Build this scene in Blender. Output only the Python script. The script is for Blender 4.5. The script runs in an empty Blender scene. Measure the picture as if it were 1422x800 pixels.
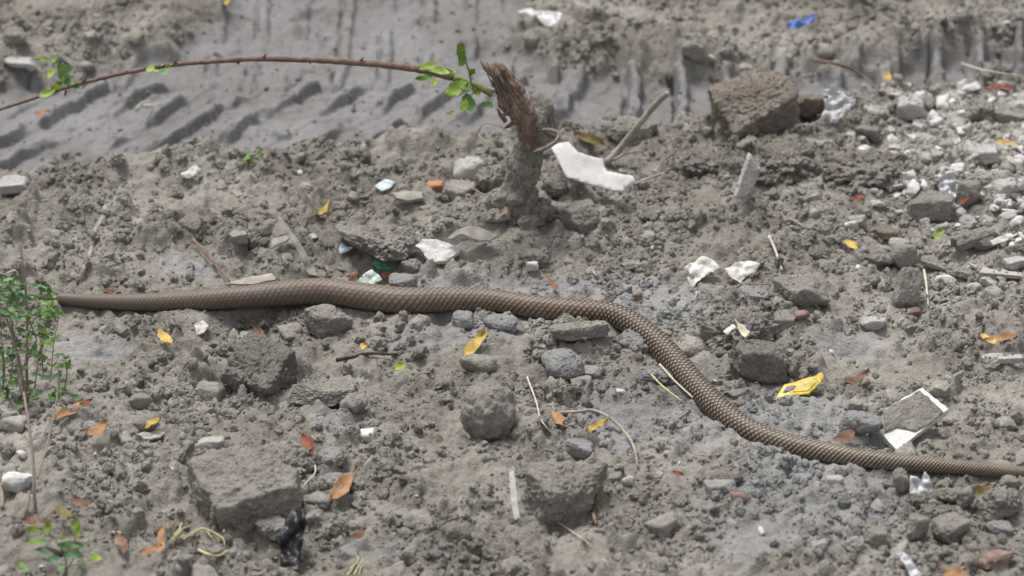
import bpy, bmesh, math, random
import numpy as np
from mathutils import Vector, Matrix, geometry
R = math.radians
rnd = random.Random(7); rs = np.random.RandomState(11)
scene = bpy.context.scene
col = scene.collection
# ------------------------------------------------------------------ camera, sky, sun, exposure
PITCH, DIST, HF = R(27), 5.0, R(18.0)
CAM = np.array([0, -DIST*math.cos(PITCH), DIST*math.sin(PITCH)])
cam = bpy.data.cameras.new('camera'); camo = bpy.data.objects.new('camera', cam); col.objects.link(camo)
camo.location = CAM; camo.rotation_euler = (math.pi/2-PITCH, 0, 0)
cam.sensor_width = 36; cam.lens = 18/math.tan(HF/2); cam.clip_start = .1; cam.clip_end = 500
cam.dof.use_dof = True; cam.dof.focus_distance = 4.78; cam.dof.aperture_fstop = 4.2
scene.camera = camo
SUN_EL, SUN_AZ = R(70), R(-40)          # high, behind the scene and a little to the left
world = bpy.data.worlds.new('World'); scene.world = world; world.use_nodes = True
wn = world.node_tree; bg = wn.nodes['Background']
sky = wn.nodes.new('ShaderNodeTexSky'); sky.sky_type = 'NISHITA'; sky.sun_disc = False
sky.sun_elevation = SUN_EL; sky.sun_rotation = SUN_AZ; sky.dust_density = 4; sky.air_density = 1.0
hs = wn.nodes.new('ShaderNodeHueSaturation'); hs.inputs['Saturation'].default_value = .22    # overcast: grey
wn.links.new(sky.outputs[0], hs.inputs['Color']); wn.links.new(hs.outputs[0], bg.inputs[0])
bg.inputs[1].default_value = .095
sl = bpy.data.lights.new('sun', 'SUN'); sl.energy = 1.5; sl.angle = R(16); sl.color = (1, .965, .91)
so = bpy.data.objects.new('sun', sl); col.objects.link(so)
sd = Vector((math.sin(SUN_AZ)*math.cos(SUN_EL), math.cos(SUN_AZ)*math.cos(SUN_EL), math.sin(SUN_EL)))
so.rotation_euler = sd.to_track_quat('Z', 'Y').to_euler(); so.location = sd*20
vs = scene.view_settings; vs.view_transform = 'Standard'; vs.look = 'None'; vs.gamma = 1; vs.use_curve_mapping = False
vs.exposure = 0.88

# ------------------------------------------------------------------ helpers: pixels to points, noise
FW = np.array([0, math.cos(PITCH), -math.sin(PITCH)]); UP = np.array([0, math.sin(PITCH), math.cos(PITCH)])
RT = np.array([1., 0, 0]); TH = math.tan(HF/2)
PX = 2*TH*DIST/1422                       # metres per photo pixel at the focus distance
def ray(px, py):
    d = FW + RT*((px-711)/711*TH) + UP*((400-py)/711*TH)
    return d
def flat(px, py, z=0.):                   # where the pixel's ray meets the level z
    d = ray(px, py); return CAM + d*((z-CAM[2])/d[2])
def onY(px, py, Y):
    d = ray(px, py); return CAM + d*((Y-CAM[1])/d[1])
_perm = np.random.RandomState(3).permutation(256); _perm = np.concatenate([_perm, _perm, _perm])
_g2 = np.array([[math.cos(a), math.sin(a)] for a in np.linspace(0, 2*math.pi, 16, endpoint=False)])
def perlin2(x, y, seed=0):
    x = x+seed*17.37; y = y-seed*9.71
    xi = np.floor(x).astype(int); yi = np.floor(y).astype(int); fx = x-xi; fy = y-yi
    u = fx*fx*fx*(fx*(fx*6-15)+10); v = fy*fy*fy*(fy*(fy*6-15)+10)
    def g(ix, iy, dx, dy):
        h = _perm[_perm[ix & 255]+(iy & 255)] & 15
        return _g2[h, 0]*dx+_g2[h, 1]*dy
    a = g(xi, yi, fx, fy); b = g(xi+1, yi, fx-1, fy); c = g(xi, yi+1, fx, fy-1); d = g(xi+1, yi+1, fx-1, fy-1)
    return ((a*(1-u)+b*u)*(1-v)+(c*(1-u)+d*u)*v)*1.5
def fbm2(x, y, o=4, seed=0, gain=.5):
    s = 0; a = 1
    for i in range(o):
        s = s+a*perlin2(x*2**i, y*2**i, seed+i*3); a *= gain
    return s
_g3 = np.array([[1,1,0],[-1,1,0],[1,-1,0],[-1,-1,0],[1,0,1],[-1,0,1],[1,0,-1],[-1,0,-1],[0,1,1],[0,-1,1],[0,1,-1],[0,-1,-1],[1,1,0],[-1,1,0],[0,-1,1],[0,-1,-1]], float)
def perlin3(P, seed=0):
    P = P+np.array([seed*7.13, -seed*3.77, seed*5.51])
    I = np.floor(P).astype(int); F = P-I; U = F*F*F*(F*(F*6-15)+10); s = 0
    for dx in (0, 1):
        for dy in (0, 1):
            for dz in (0, 1):
                h = _perm[_perm[_perm[(I[:, 0]+dx) & 255]+((I[:, 1]+dy) & 255)]+((I[:, 2]+dz) & 255)] & 15
                g = (_g3[h]*(F-np.array([dx, dy, dz]))).sum(1)
                w = (U[:, 0] if dx else 1-U[:, 0])*(U[:, 1] if dy else 1-U[:, 1])*(U[:, 2] if dz else 1-U[:, 2])
                s = s+g*w
    return s
def sstep(a, b, x):
    t = np.clip((x-a)/(b-a), 0, 1); return t*t*(3-2*t)
def domes(x, y, cell, seed, rmin, rmax, prob=1., amp=.7):     # rounded lumps scattered over the plane
    X = x/cell; Y = y/cell; xi = np.floor(X).astype(int); yi = np.floor(Y).astype(int); best = np.zeros_like(X)
    for dx in (-1, 0, 1):
        for dy in (-1, 0, 1):
            cx = xi+dx; cy = yi+dy
            h = _perm[_perm[(cx+seed*31) & 255]+((cy+seed*13) & 255)]; h2 = _perm[h+((cx*7+cy*3+seed) & 255)]; h3 = _perm[h2+((cx+cy*5) & 255)]; h4 = _perm[h3+7]
            px = cx+.15+.7*h/255.; py = cy+.15+.7*h2/255.; r = rmin+(rmax-rmin)*(h3/255.)**2
            a = h4/255.*6.283; ca, sa = np.cos(a), np.sin(a)
            ux = (X-px)*ca+(Y-py)*sa; uy = (-(X-px)*sa+(Y-py)*ca)*1.35
            d2 = (ux*ux+uy*uy)/(r*r)
            hh = np.where((h4/255.*.999) < prob, r*np.sqrt(np.clip(1-d2, 0, 1)), 0)
            hh = np.minimum(hh, r*(.55+.45*h/255.)+ux*.35)     # tilted flat tops
            best = np.maximum(best, hh)
    return best*cell*amp
def polydist(x, y, pts):                   # signed distance to a polygon, negative inside
    d = np.full(x.shape, 1e9); ins = np.zeros(x.shape, bool); n = len(pts)
    for i in range(n):
        ax, ay = pts[i]; bx, by = pts[(i+1) % n]; ex, ey = bx-ax, by-ay
        t = np.clip(((x-ax)*ex+(y-ay)*ey)/(ex*ex+ey*ey), 0, 1)
        d = np.minimum(d, np.hypot(x-ax-t*ex, y-ay-t*ey))
        c = ((ay > y) != (by > y)) & (x < (bx-ax)*(y-ay)/(by-ay+1e-12)+ax); ins ^= c
    return np.where(ins, -d, d)

# ------------------------------------------------------------------ materials
def node(nt, typ, **kw):
    n = nt.nodes.new(typ)
    for k, v in kw.items():
        if k in n.inputs: n.inputs[k].default_value = v
        else: setattr(n, k, v)
    return n
def nnoise(nt, vec, scale, detail=4, rough=.6):
    n = node(nt, 'ShaderNodeTexNoise', Scale=scale, Detail=detail, Roughness=rough); nt.links.new(vec, n.inputs['Vector']); return n.outputs['Fac']
def nramp(nt, fac, *stops):
    r = nt.nodes.new('ShaderNodeValToRGB'); e = r.color_ramp.elements
    while len(e) < len(stops): e.new(.5)
    for el, (p, c) in zip(e, stops): el.position = p; el.color = (*c, 1) if len(c) == 3 else c
    nt.links.new(fac, r.inputs[0]); return r.outputs[0]
def nmix(nt, fac, a, b, blend='MIX'):
    m = nt.nodes.new('ShaderNodeMix'); m.data_type = 'RGBA'; m.blend_type = blend
    for s, v in ((m.inputs[0], fac), (m.inputs[6], a), (m.inputs[7], b)):
        if isinstance(v, bpy.types.NodeSocket): nt.links.new(v, s)
        elif isinstance(v, (int, float)): s.default_value = v
        else: s.default_value = (*v, 1)
    return m.outputs[2]
def nmath(nt, op, a, b=None, c=None, clamp=False):
    m = nt.nodes.new('ShaderNodeMath'); m.operation = op; m.use_clamp = clamp
    for i, v in enumerate((a, b, c)):
        if v is None: continue
        if isinstance(v, bpy.types.NodeSocket): nt.links.new(v, m.inputs[i])
        else: m.inputs[i].default_value = v
    return m.outputs[0]
def newmat(name, rough=.9, spec=.2):
    m = bpy.data.materials.new(name); m.use_nodes = True; b = m.node_tree.nodes['Principled BSDF']
    b.inputs['Roughness'].default_value = rough; b.inputs['Specular IOR Level'].default_value = spec
    return m, m.node_tree, b
def bump(nt, b, h, strength, dist):
    n = node(nt, 'ShaderNodeBump', Strength=strength, Distance=dist); nt.links.new(h, n.inputs['Height']); nt.links.new(n.outputs[0], b.inputs['Normal']); return n
DRY = ((.150, .136, .116), (.262, .242, .213), (.41, .387, .35)); CLAY = ((.168, .163, .157), (.266, .261, .255), (.38, .375, .37))
def soil_material(name, attrs='GEOMETRY', dry=DRY, clay=CLAY, bstr=.75):
    m, nt, b = newmat(name, .92, .15); tc = node(nt, 'ShaderNodeTexCoord').outputs['Object'] if not attrs else node(nt, 'ShaderNodeNewGeometry').outputs['Position']
    big = nnoise(nt, tc, 5, 3); mid = nnoise(nt, tc, 42, 5, .65); fine = nnoise(nt, tc, 260, 5, .7)
    f = nmath(nt, 'ADD', nmath(nt, 'MULTIPLY', big, .45), nmath(nt, 'ADD', nmath(nt, 'MULTIPLY', mid, .4), nmath(nt, 'MULTIPLY', fine, .5)))
    f = nmath(nt, 'SUBTRACT', f, .175)
    if attrs:
        ti = node(nt, 'ShaderNodeAttribute', attribute_name='tint', attribute_type=attrs).outputs['Fac']
        f = nmath(nt, 'ADD', f, ti)
    d = nramp(nt, f, (.3, dry[0]), (.5, dry[1]), (.74, dry[2])); cl = nramp(nt, f, (.3, clay[0]), (.5, clay[1]), (.74, clay[2]))
    v = node(nt, 'ShaderNodeTexVoronoi', Scale=330.); nt.links.new(tc, v.inputs['Vector'])
    sp = nmath(nt, 'MULTIPLY', nramp(nt, v.outputs['Distance'], (.14, (1, 1, 1)), (.24, (0, 0, 0))), nramp(nt, nnoise(nt, tc, 90, 2), (.56, (0, 0, 0)), (.66, (1, 1, 1))))
    if attrs:
        ca = node(nt, 'ShaderNodeAttribute', attribute_name='clay', attribute_type=attrs).outputs['Fac']
        c = nmix(nt, ca, d, cl)
        we = node(nt, 'ShaderNodeAttribute', attribute_name='wet', attribute_type=attrs).outputs['Fac']
        c = nmix(nt, we, c, nramp(nt, f, (.3, (.112, .107, .103)), (.5, (.166, .162, .160)), (.74, (.226, .224, .225))))
        nt.links.new(nmath(nt, 'SUBTRACT', .92, nmath(nt, 'MULTIPLY', we, .25)), b.inputs['Roughness'])
        nt.links.new(nmath(nt, 'ADD', .15, nmath(nt, 'MULTIPLY', we, .1)), b.inputs['Specular IOR Level'])
        keep = nmath(nt, 'SUBTRACT', 1., we)
    else: c = d; keep = 1.
    rust = nramp(nt, nnoise(nt, tc, 11, 4, .7), (.6, (0, 0, 0)), (.8, (.26, .26, .26)))
    c = nmix(nt, rust, c, (.23, .19, .15))
    c = nmix(nt, nmath(nt, 'MULTIPLY', sp, .55), c, (.46, .44, .40))
    nt.links.new(c, b.inputs['Base Color'])
    v2 = node(nt, 'ShaderNodeTexVoronoi', Scale=210.); nt.links.new(tc, v2.inputs['Vector'])
    h = nmath(nt, 'ADD', nmath(nt, 'ADD', fine, nmath(nt, 'MULTIPLY', nnoise(nt, tc, 110, 4, .6), 1.2)), nmath(nt, 'MULTIPLY', v2.outputs['Distance'], -.35))
    bn = bump(nt, b, h, bstr, .009)
    if attrs: nt.links.new(nmath(nt, 'MULTIPLY', nmath(nt, 'ADD', .28, nmath(nt, 'MULTIPLY', keep, .72)), bstr), bn.inputs['Strength'])
    return m
def plain_material(name, a, bcol, scale=60, rough=.75, spec=.25, bs=.3, mud=0., lo=.35, hi=.65, bd=.003):
    m, nt, b = newmat(name, rough, spec); tc = node(nt, 'ShaderNodeTexCoord').outputs['Object']
    oi = node(nt, 'ShaderNodeObjectInfo').outputs['Random']
    ad = node(nt, 'ShaderNodeVectorMath', operation='ADD'); nt.links.new(tc, ad.inputs[0])
    cb = node(nt, 'ShaderNodeCombineXYZ'); nt.links.new(nmath(nt, 'MULTIPLY', oi, 9.), cb.inputs[0]); nt.links.new(cb.outputs[0], ad.inputs[1]); tc = ad.outputs[0]
    c = nramp(nt, nnoise(nt, tc, scale, 4, .65), (lo, a), (hi, bcol))
    if mud > 0:
        mk = nramp(nt, nnoise(nt, tc, scale*.45, 5, .7), (.62-mud*.3, (0, 0, 0)), (.72-mud*.3, (1, 1, 1)))
        c = nmix(nt, nmath(nt, 'MULTIPLY', mk, min(1, .5+mud)), c, (.26, .235, .20))
    nt.links.new(c, b.inputs['Base Color'])
    bump(nt, b, nnoise(nt, tc, scale*3, 4), bs, bd)
    return m
def wood_material(name, a, b_, c_, mud, bs=.8):
    m, nt, b = newmat(name, .85, .15); at_ = node(nt, 'ShaderNodeAttribute', attribute_name='tuv').outputs['Vector']
    mp = node(nt, 'ShaderNodeMapping'); mp.inputs['Scale'].default_value = (1, 1, .07); nt.links.new(at_, mp.inputs['Vector'])
    g = nnoise(nt, mp.outputs[0], 420, 4, .65); pt = nnoise(nt, at_, 60, 3)
    c = nramp(nt, nmath(nt, 'ADD', nmath(nt, 'MULTIPLY', g, .75), nmath(nt, 'MULTIPLY', pt, .3)), (.36, a), (.52, b_), (.68, c_))
    tc = node(nt, 'ShaderNodeTexCoord').outputs['Object']; fine = nnoise(nt, tc, 230, 4, .7)
    mk = nramp(nt, nmath(nt, 'ADD', nmath(nt, 'MULTIPLY', nnoise(nt, tc, 38, 4, .7), .8), nmath(nt, 'MULTIPLY', fine, .25)), (.66-mud*.3, (0, 0, 0)), (.74-mud*.3, (1, 1, 1)))
    c = nmix(nt, mk, c, nramp(nt, fine, (.3, (.19, .172, .147)), (.7, (.39, .362, .32)))); nt.links.new(c, b.inputs['Base Color'])
    bump(nt, b, nmath(nt, 'ADD', g, nmath(nt, 'MULTIPLY', nmath(nt, 'MULTIPLY', mk, fine), 1.2)), bs, .006); return m
M = {}
M['ground'] = soil_material('soil_ground', bstr=.6)
M['crumb'] = soil_material('soil_crumb', 'INSTANCER')
M['stone'] = soil_material('dusty_stone', False, ((.195, .179, .155), (.325, .302, .268), (.46, .435, .395)), bstr=.8)
M['pale'] = soil_material('pale_stone', False, ((.30, .288, .268), (.43, .416, .395), (.56, .545, .52)), bstr=.5)
M['blue'] = soil_material('grey_clay_stone', False, ((.20, .196, .192), (.30, .296, .293), (.40, .396, .395)), bstr=.7)
M['brown'] = soil_material('brown_stone', False, ((.14, .115, .094), (.235, .20, .168), (.37, .33, .288)), bstr=.6)
M['dark'] = soil_material('dark_damp_stone', False, ((.135, .126, .11), (.225, .21, .186), (.36, .34, .306)), bstr=.8)
M['mud'] = soil_material('brown_mud', False, ((.165, .147, .126), (.262, .239, .21), (.40, .375, .338)), bstr=.8)
M['white'] = plain_material('white_plaster', (.42, .41, .39), (.62, .61, .59), 50, .85, .2, .35, .12)
M['glaze'] = plain_material('white_glaze', (.66, .65, .63), (.80, .79, .775), 120, .7, .2, .5, 0)
M['foam'] = plain_material('white_sheet', (.50, .49, .475), (.64, .635, .625), 30, .85, .15, .25, .14)
M['dirtypaper'] = plain_material('stained_paper', (.42, .36, .28), (.66, .64, .61), 35, .85, .15, .4, .1, .28, .5)
M['plastic'] = plain_material('cloudy_plastic', (.40, .40, .41), (.58, .58, .585), 40, .35, .45, .3, .12)
M['greypaper'] = plain_material('dusty_card', (.24, .22, .195), (.36, .34, .31), 40, .9, .15, .3, .1)
M['blackbag'] = plain_material('black_plastic', (.006, .006, .008), (.022, .022, .027), 30, .35, .5, .4, 0, bd=.006)
M['bluebag'] = plain_material('blue_plastic', (.05, .12, .42), (.12, .22, .55), 40, .4, .4, .4, .1)
M['tyre_blue'] = plain_material('pale_blue_paper', (.45, .58, .62), (.7, .76, .78), 60, .7, .2, .3, .15)
M['teal'] = plain_material('green_wrapper', (.02, .22, .14), (.10, .42, .30), 80, .4, .4, .3, .0)
M['mint'] = plain_material('mint_white_wrapper', (.35, .55, .45), (.75, .78, .76), 25, .4, .4, .3, .0)
M['rust'] = plain_material('rusty_wrapper', (.16, .06, .03), (.40, .20, .11), 60, .5, .3, .3, .0)
M['wrap_yellow'] = plain_material('yellow_wrapper', (.55, .40, .05), (.72, .56, .10), 60, .4, .4, .2, .05)
M['wrap_dull'] = plain_material('dull_yellow_print', (.50, .39, .08), (.64, .52, .15), 80, .5, .3, .2, .05)
M['wrap_violet'] = plain_material('violet_print', (.13, .10, .15), (.24, .20, .25), 90, .5, .3, .2, .0)
M['wrap_cream'] = plain_material('cream_wrapper', (.62, .50, .32), (.74, .68, .55), 60, .5, .3, .2, .05)
M['pinkish'] = plain_material('pinkish_grey_chip', (.36, .32, .285), (.50, .46, .425), 60, .85, .2, .3, .2)
M['brick'] = plain_material('red_brick', (.19, .118, .096), (.29, .20, .168), 70, .9, .15, .5, .2)
M['l_yellow'] = plain_material('yellow_leaf', (.36, .23, .05), (.60, .44, .11), 60, .6, .3, .3, .22)
M['l_orange'] = plain_material('orange_leaf', (.26, .13, .06), (.42, .235, .105), 60, .65, .3, .3, .22)
M['l_brown'] = plain_material('brown_leaf', (.11, .06, .038), (.23, .135, .085), 60, .75, .2, .3, .22)
M['l_red'] = plain_material('red_leaf', (.16, .045, .025), (.27, .10, .06), 60, .7, .2, .3, .22)
M['l_rot'] = plain_material('rotting_leaf', (.12, .07, .03), (.17, .15, .05), 40, .6, .3, .3, .05)
M['l_green'] = plain_material('green_leaf', (.085, .17, .06), (.16, .27, .11), 50, .5, .35, .2, .0)
M['l_dark'] = plain_material('dark_green_leaf', (.055, .125, .055), (.105, .20, .09), 50, .5, .35, .2, .0)
M['l_lime'] = plain_material('lime_leaf', (.15, .25, .03), (.27, .36, .055), 50, .5, .35, .2, .0)
M['l_fresh'] = plain_material('fresh_green_leaf', (.09, .19, .03), (.16, .29, .05), 50, .5, .35, .2, .0)
M['bark'] = plain_material('red_brown_bark', (.13, .085, .065), (.24, .165, .13), 90, .8, .2, .5, .06)
M['stem'] = plain_material('dry_stem', (.20, .15, .12), (.31, .25, .205), 90, .8, .2, .3, .05)
M['twig'] = plain_material('grey_twig', (.27, .235, .20), (.42, .375, .33), 90, .85, .15, .4, .15)
M['darktwig'] = plain_material('dark_twig', (.045, .035, .03), (.10, .08, .068), 90, .85, .15, .4, .05)
M['straw'] = plain_material('pale_straw', (.44, .40, .32), (.62, .58, .49), 90, .8, .2, .2, .0)
M['yellowstraw'] = plain_material('yellow_straw', (.42, .36, .17), (.62, .57, .34), 90, .8, .2, .2, .0)
M['wood'] = wood_material('splintered_wood', (.085, .058, .045), (.23, .16, .125), (.44, .34, .265), .25)
M['woodlight'] = wood_material('torn_wood_fibre', (.14, .092, .065), (.29, .21, .15), (.46, .37, .28), .1)
M['greenstem'] = plain_material('green_shoot', (.16, .17, .06), (.26, .26, .11), 60, .6, .3, .2, .0)
M['muddywood'] = wood_material('mud_coated_bark', (.14, .105, .085), (.235, .19, .16), (.34, .29, .25), .85)
M['eye'] = plain_material('dark_eye', (.004, .004, .004), (.01, .008, .006), 20, .1, .5, .0)

# ------------------------------------------------------------------ object helpers
def tag(o, label=None, cat=None, group=None, kind=None):
    if label: o['label'] = label
    if cat: o['category'] = cat
    if group: o['group'] = group
    if kind: o['kind'] = kind
    return o
def link(name, me, m=None, parent=None):
    o = bpy.data.objects.new(name, me); col.objects.link(o)
    if m is not None: me.materials.append(M[m] if isinstance(m, str) else m)
    if parent is not None: o.parent = parent; o.matrix_parent_inverse = Matrix()
    return o
def mesh(name, V, F, smooth=True):
    me = bpy.data.meshes.new(name); V = np.asarray(V, dtype=np.float32)
    if isinstance(F, np.ndarray):
        n, k = F.shape; me.vertices.add(len(V)); me.vertices.foreach_set('co', V.ravel())
        me.loops.add(n*k); me.loops.foreach_set('vertex_index', F.astype(np.int32).ravel())
        me.polygons.add(n); me.polygons.foreach_set('loop_start', np.arange(0, n*k, k, dtype=np.int32))
        me.update(calc_edges=True)
    else: me.from_pydata(V.tolist(), [], F)
    me.polygons.foreach_set('use_smooth', np.full(len(me.polygons), smooth)); me.update()
    return me
def fattr(me, name, vals):
    a = me.attributes.new(name, 'FLOAT', 'POINT'); a.data.foreach_set('value', np.asarray(vals, dtype=np.float32))
def empty(name, loc):
    o = bpy.data.objects.new(name, None); col.objects.link(o); o.location = loc; o.empty_display_size = .02; return o
def gridfaces(n, m, wrap=False):          # n rows of m vertices
    j = np.arange(m if wrap else m-1); i = np.arange(n-1); I, J = np.meshgrid(i, j, indexing='ij'); J2 = (J+1) % m
    return np.stack([I*m+J, I*m+J2, (I+1)*m+J2, (I+1)*m+J], -1).reshape(-1, 4)

# ------------------------------------------------------------------ the ground
def axis(a, b, step, far):
    inner = np.arange(a, b+step/2, step); s = step; lo = []; x = a
    while x > -far: s *= 1.3; x -= s; lo.append(x)
    s = step; hi = []; x = b
    while x < far: s *= 1.3; x += s; hi.append(x)
    return np.concatenate([lo[::-1], inner, hi])
gx = axis(-1.16, 1.16, .0032, 60); gy = axis(-1.08, 1.55, .0037, 60)
GX, GY = np.meshgrid(gx, gy)
win = sstep(1.9, 1.2, np.abs(GX))*sstep(2.4, 1.5, GY)*sstep(-1.8, -1.1, GY)
def world_poly(pts, z): return [tuple(flat(a, b, z)[:2]) for a, b in pts]
RUT_NEAR = [(-500, 292), (-200, 275), (0, 262), (150, 254), (300, 240), (450, 234), (560, 224), (650, 216), (720, 208), (850, 198), (980, 188), (1100, 172), (1250, 148), (1422, 130), (1700, 100)]
RUT_FAR = [(1700, 30), (1422, 78), (1300, 92), (1200, 100), (1040, 108), (900, 108), (800, 104), (740, 95), (700, 72), (735, 20), (760, -70), (290, -70), (318, 25), (230, 82), (100, 104), (0, 122), (-200, 140), (-500, 170)]
wx = perlin2(GX*9, GY*9, 21)*.02+perlin2(GX*30, GY*30, 22)*.007; wy = perlin2(GX*9, GY*9, 23)*.02+perlin2(GX*30, GY*30, 24)*.007
sdist = polydist(GX+wx*.95, GY+wy*.95, world_poly(RUT_NEAR+RUT_FAR, -.035))
xs_ = np.clip(GX/(PX*1.15)+711, 0, 1422)        # roughly the photo column of a far point
right = sstep(690, 800, xs_)
soft = .048-.014*sstep(1100, 1250, xs_)
rut = sstep(soft, -soft, sdist)
def blob(px, py, rx, ry, z=0.):
    c = flat(px, py, z); s = PX
    ex = (GX-c[0])/(rx*s); ey = (GY-c[1])/(ry*s/math.sin(PITCH)); return np.exp(-(ex*ex+ey*ey))
farside = sstep(.0, .12, GY-np.interp(GX, *zip(*[(flat(a, b, -.03)[0], flat(a, b, -.03)[1]) for a, b in RUT_FAR[::-1] if 690 < a])) if False else GY-flat(711, 150, -.03)[1])
B = .012*fbm2(GX*1.7, GY*1.7, 2, 5)
B += .030*blob(1260, 245, 240, 50, .03)+.022*blob(1075, 215, 110, 36)+.02*blob(700, 290, 120, 40)+.012*blob(330, 660, 160, 70)
B += .010*blob(480, 330, 120, 30)-.012*blob(1120, 640, 160, 60)-.012*blob(800, 560, 120, 40)+.015*blob(830, 690, 200, 60)+.012*blob(150, 250, 200, 20)
B += right*farside*(.010+.002*sstep(1050, 1250, xs_))+.006*blob(900, 70, 150, 22)*farside
B = B*(1-.55*rut)*win - .042*rut*win - .004*rut*sstep(1100, 1250, xs_)*win
B += .028*np.exp(-((sdist-.05)/.045)**2)*win*(.5+.8*fbm2(GX*5, GY*5, 2, 31))*(1-.3*right)*(1-.6*sstep(1000, 1150, xs_))*(1-.7*farside)      # squeezed-up lips of the track
class Field:
    def __init__(s, Z): s.Z = Z
    def __call__(s, x, y):
        x = np.asarray(x, float); y = np.asarray(y, float)
        i = np.clip(np.searchsorted(gx, x)-1, 0, len(gx)-2); j = np.clip(np.searchsorted(gy, y)-1, 0, len(gy)-2)
        u = np.clip((x-gx[i])/(gx[i+1]-gx[i]), 0, 1); v = np.clip((y-gy[j])/(gy[j+1]-gy[j]), 0, 1); Z = s.Z
        return (Z[j, i]*(1-u)+Z[j, i+1]*u)*(1-v)+(Z[j+1, i]*(1-u)+Z[j+1, i+1]*u)*v
_T = np.linspace(3.9, 7.6, 3200)
def march(F, px, py, off=0.):
    d = ray(px, py); P = CAM[None]+d[None]*_T[:, None]
    h = P[:, 2]-F(P[:, 0], P[:, 1])-off; k = np.argmax(h < 0)
    if k == 0: k = len(_T)-1
    a, b = h[k-1], h[k]; t = _T[k-1]+(_T[k]-_T[k-1])*(a/(a-b+1e-12)); return CAM+d*t
FB = Field(B)
# --- the snake's line over the ground (photo column, row, width)
SN = [(-130, 402, 10), (-112, 403, 15), (-94, 404, 16), (-74, 405, 12), (-40, 407, 10.5), (0, 409, 11), (40, 411, 12.5), (84, 414, 16), (130, 418, 20), (200, 421, 25), (300, 416, 30), (350, 412, 32), (400, 407, 36), (450, 405, 37), (500, 411, 37), (560, 418, 37), (620, 416, 34), (680, 417, 32), (740, 426, 32), (800, 432, 32.5), (850, 437, 33), (890, 457, 33), (930, 494, 33), (960, 529, 32.5), (1000, 569, 31), (1040, 597, 29), (1090, 616, 27), (1150, 629, 25.5), (1200, 637, 23.5), (1260, 643, 21), (1320, 648, 18.5), (1380, 653, 16.5), (1422, 656, 15), (1510, 654, 11), (1600, 640, 7), (1680, 622, 2.5)]
sp = []; FBs = FB
for a, b, w in SN:
    r = w*PX/2; sp.append([*march(FB, a, b, r*.72+.014*max(0, min(1, (220-a)/140))), r])
sp = np.array(sp)
def catmull(P, n):
    P = np.asarray(P, float); out = []; Q = np.vstack([2*P[0]-P[1], P, 2*P[-1]-P[-2]])
    for i in range(len(P)-1):
        p0, p1, p2, p3 = Q[i:i+4]
        for t in np.linspace(0, 1, n, endpoint=False):
            out.append(.5*((2*p1)+(-p0+p2)*t+(2*p0-5*p1+4*p2-p3)*t*t+(-p0+3*p1-3*p2+p3)*t**3))
    out.append(P[-1]); return np.array(out)
snk = catmull(sp, 40)
k = np.exp(-np.linspace(-2, 2, 121)**2); k /= k.sum()
snk[:, 2] = np.convolve(np.pad(snk[:, 2], 60, mode='edge'), k, 'valid')
# nearest snake station for every ground point in the inner window
coarse = snk[::6]
def snake_near(x, y):
    best = np.full(x.shape, 1e9); zc = np.zeros(x.shape); rr = np.full(x.shape, .02); idx = np.zeros(x.shape, int)
    for i, q in enumerate(coarse):
        d = (x-q[0])**2+(y-q[1])**2; m = d < best; best[m] = d[m]; zc[m] = q[2]; rr[m] = q[3]; idx[m] = i
    return np.sqrt(best), zc, rr, idx
# --- clay, wet, roughness masks
clay = np.zeros_like(GX)
for (a, b, rx, ry, s) in [(760, 400, 150, 24, .9), (900, 430, 90, 40, 1), (960, 560, 60, 60, .9), (1090, 585, 110, 35, 1), (1110, 700, 130, 70, 1), (1190, 620, 60, 25, .8), (130, 495, 55, 26, .9), (860, 570, 70, 50, .9), (640, 470, 120, 22, .7), (1170, 480, 50, 28, .7), (250, 378, 60, 14, .8), (590, 400, 90, 20, .8), (1000, 350, 50, 18, .4), (470, 600, 50, 40, .5), (1120, 380, 60, 25, .4), (290, 440, 60, 20, .5), (560, 760, 90, 25, .4), (1370, 160, 60, 20, .4)]:
    clay = np.maximum(clay, s*blob(a, b, rx, ry))
clay = np.clip(clay*1.15+.35*fbm2(GX*11, GY*11, 4, 41)-.1, 0, 1)*win
clay = sstep(.2, .62, clay)
lipnoise = perlin2(GX*22, GY*22, 51)*.02
FSD = sstep(.0, .12, GY-flat(711, 150, -.03)[1])*right*(1-sstep(1100, 1220, xs_))
wet = sstep(.012, -.02, sdist+lipnoise*1.6+.018*FSD)*win
backwet = sstep(.2, .6, blob(560, 30, 200, 60)+.3*fbm2(GX*8, GY*8, 3, 52))*.0
clay = clay*(1-wet)
dusty = sstep(.05, .5, fbm2(GX*5.5, GY*5.5, 3, 44))
rough = (1-.93*wet)*(1-.22*clay)*(1-.32*dusty)
# --- clods and crumbs in the surface itself
qx = GX+perlin2(GX*55, GY*55, 61)*.007+perlin2(GX*140, GY*140, 62)*.0022; qy = GY+perlin2(GX*55, GY*55, 63)*.007+perlin2(GX*140, GY*140, 64)*.0022
patch = sstep(-.35, .5, fbm2(GX*6, GY*6, 3, 71))
D = .022*fbm2(GX*4.2, GY*4.2, 3, 81)+.009*fbm2(GX*17, GY*17, 3, 82)+.0034*fbm2(qx*48, qy*48, 4, 83, .55)
ridged = (.5-np.abs(perlin2(qx*26, qy*26, 84)))*.014+(.5-np.abs(perlin2(qx*58, qy*58, 85)))*.002
D = D+ridged*(.4+.6*patch)
D = D+domes(qx, qy, .085, 3, .16, .46, .8, .9)*(.35+.65*patch)+domes(qx+.3, qy, .038, 5, .2, .48, .9, 1.0)*(.45+.55*patch)+domes(qx, qy+.2, .017, 9, .22, .5, .9, .95)*(.45+.55*sstep(-.3, .4, fbm2(GX*9, GY*9, 2, 72)))
D = D*rough*win
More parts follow.
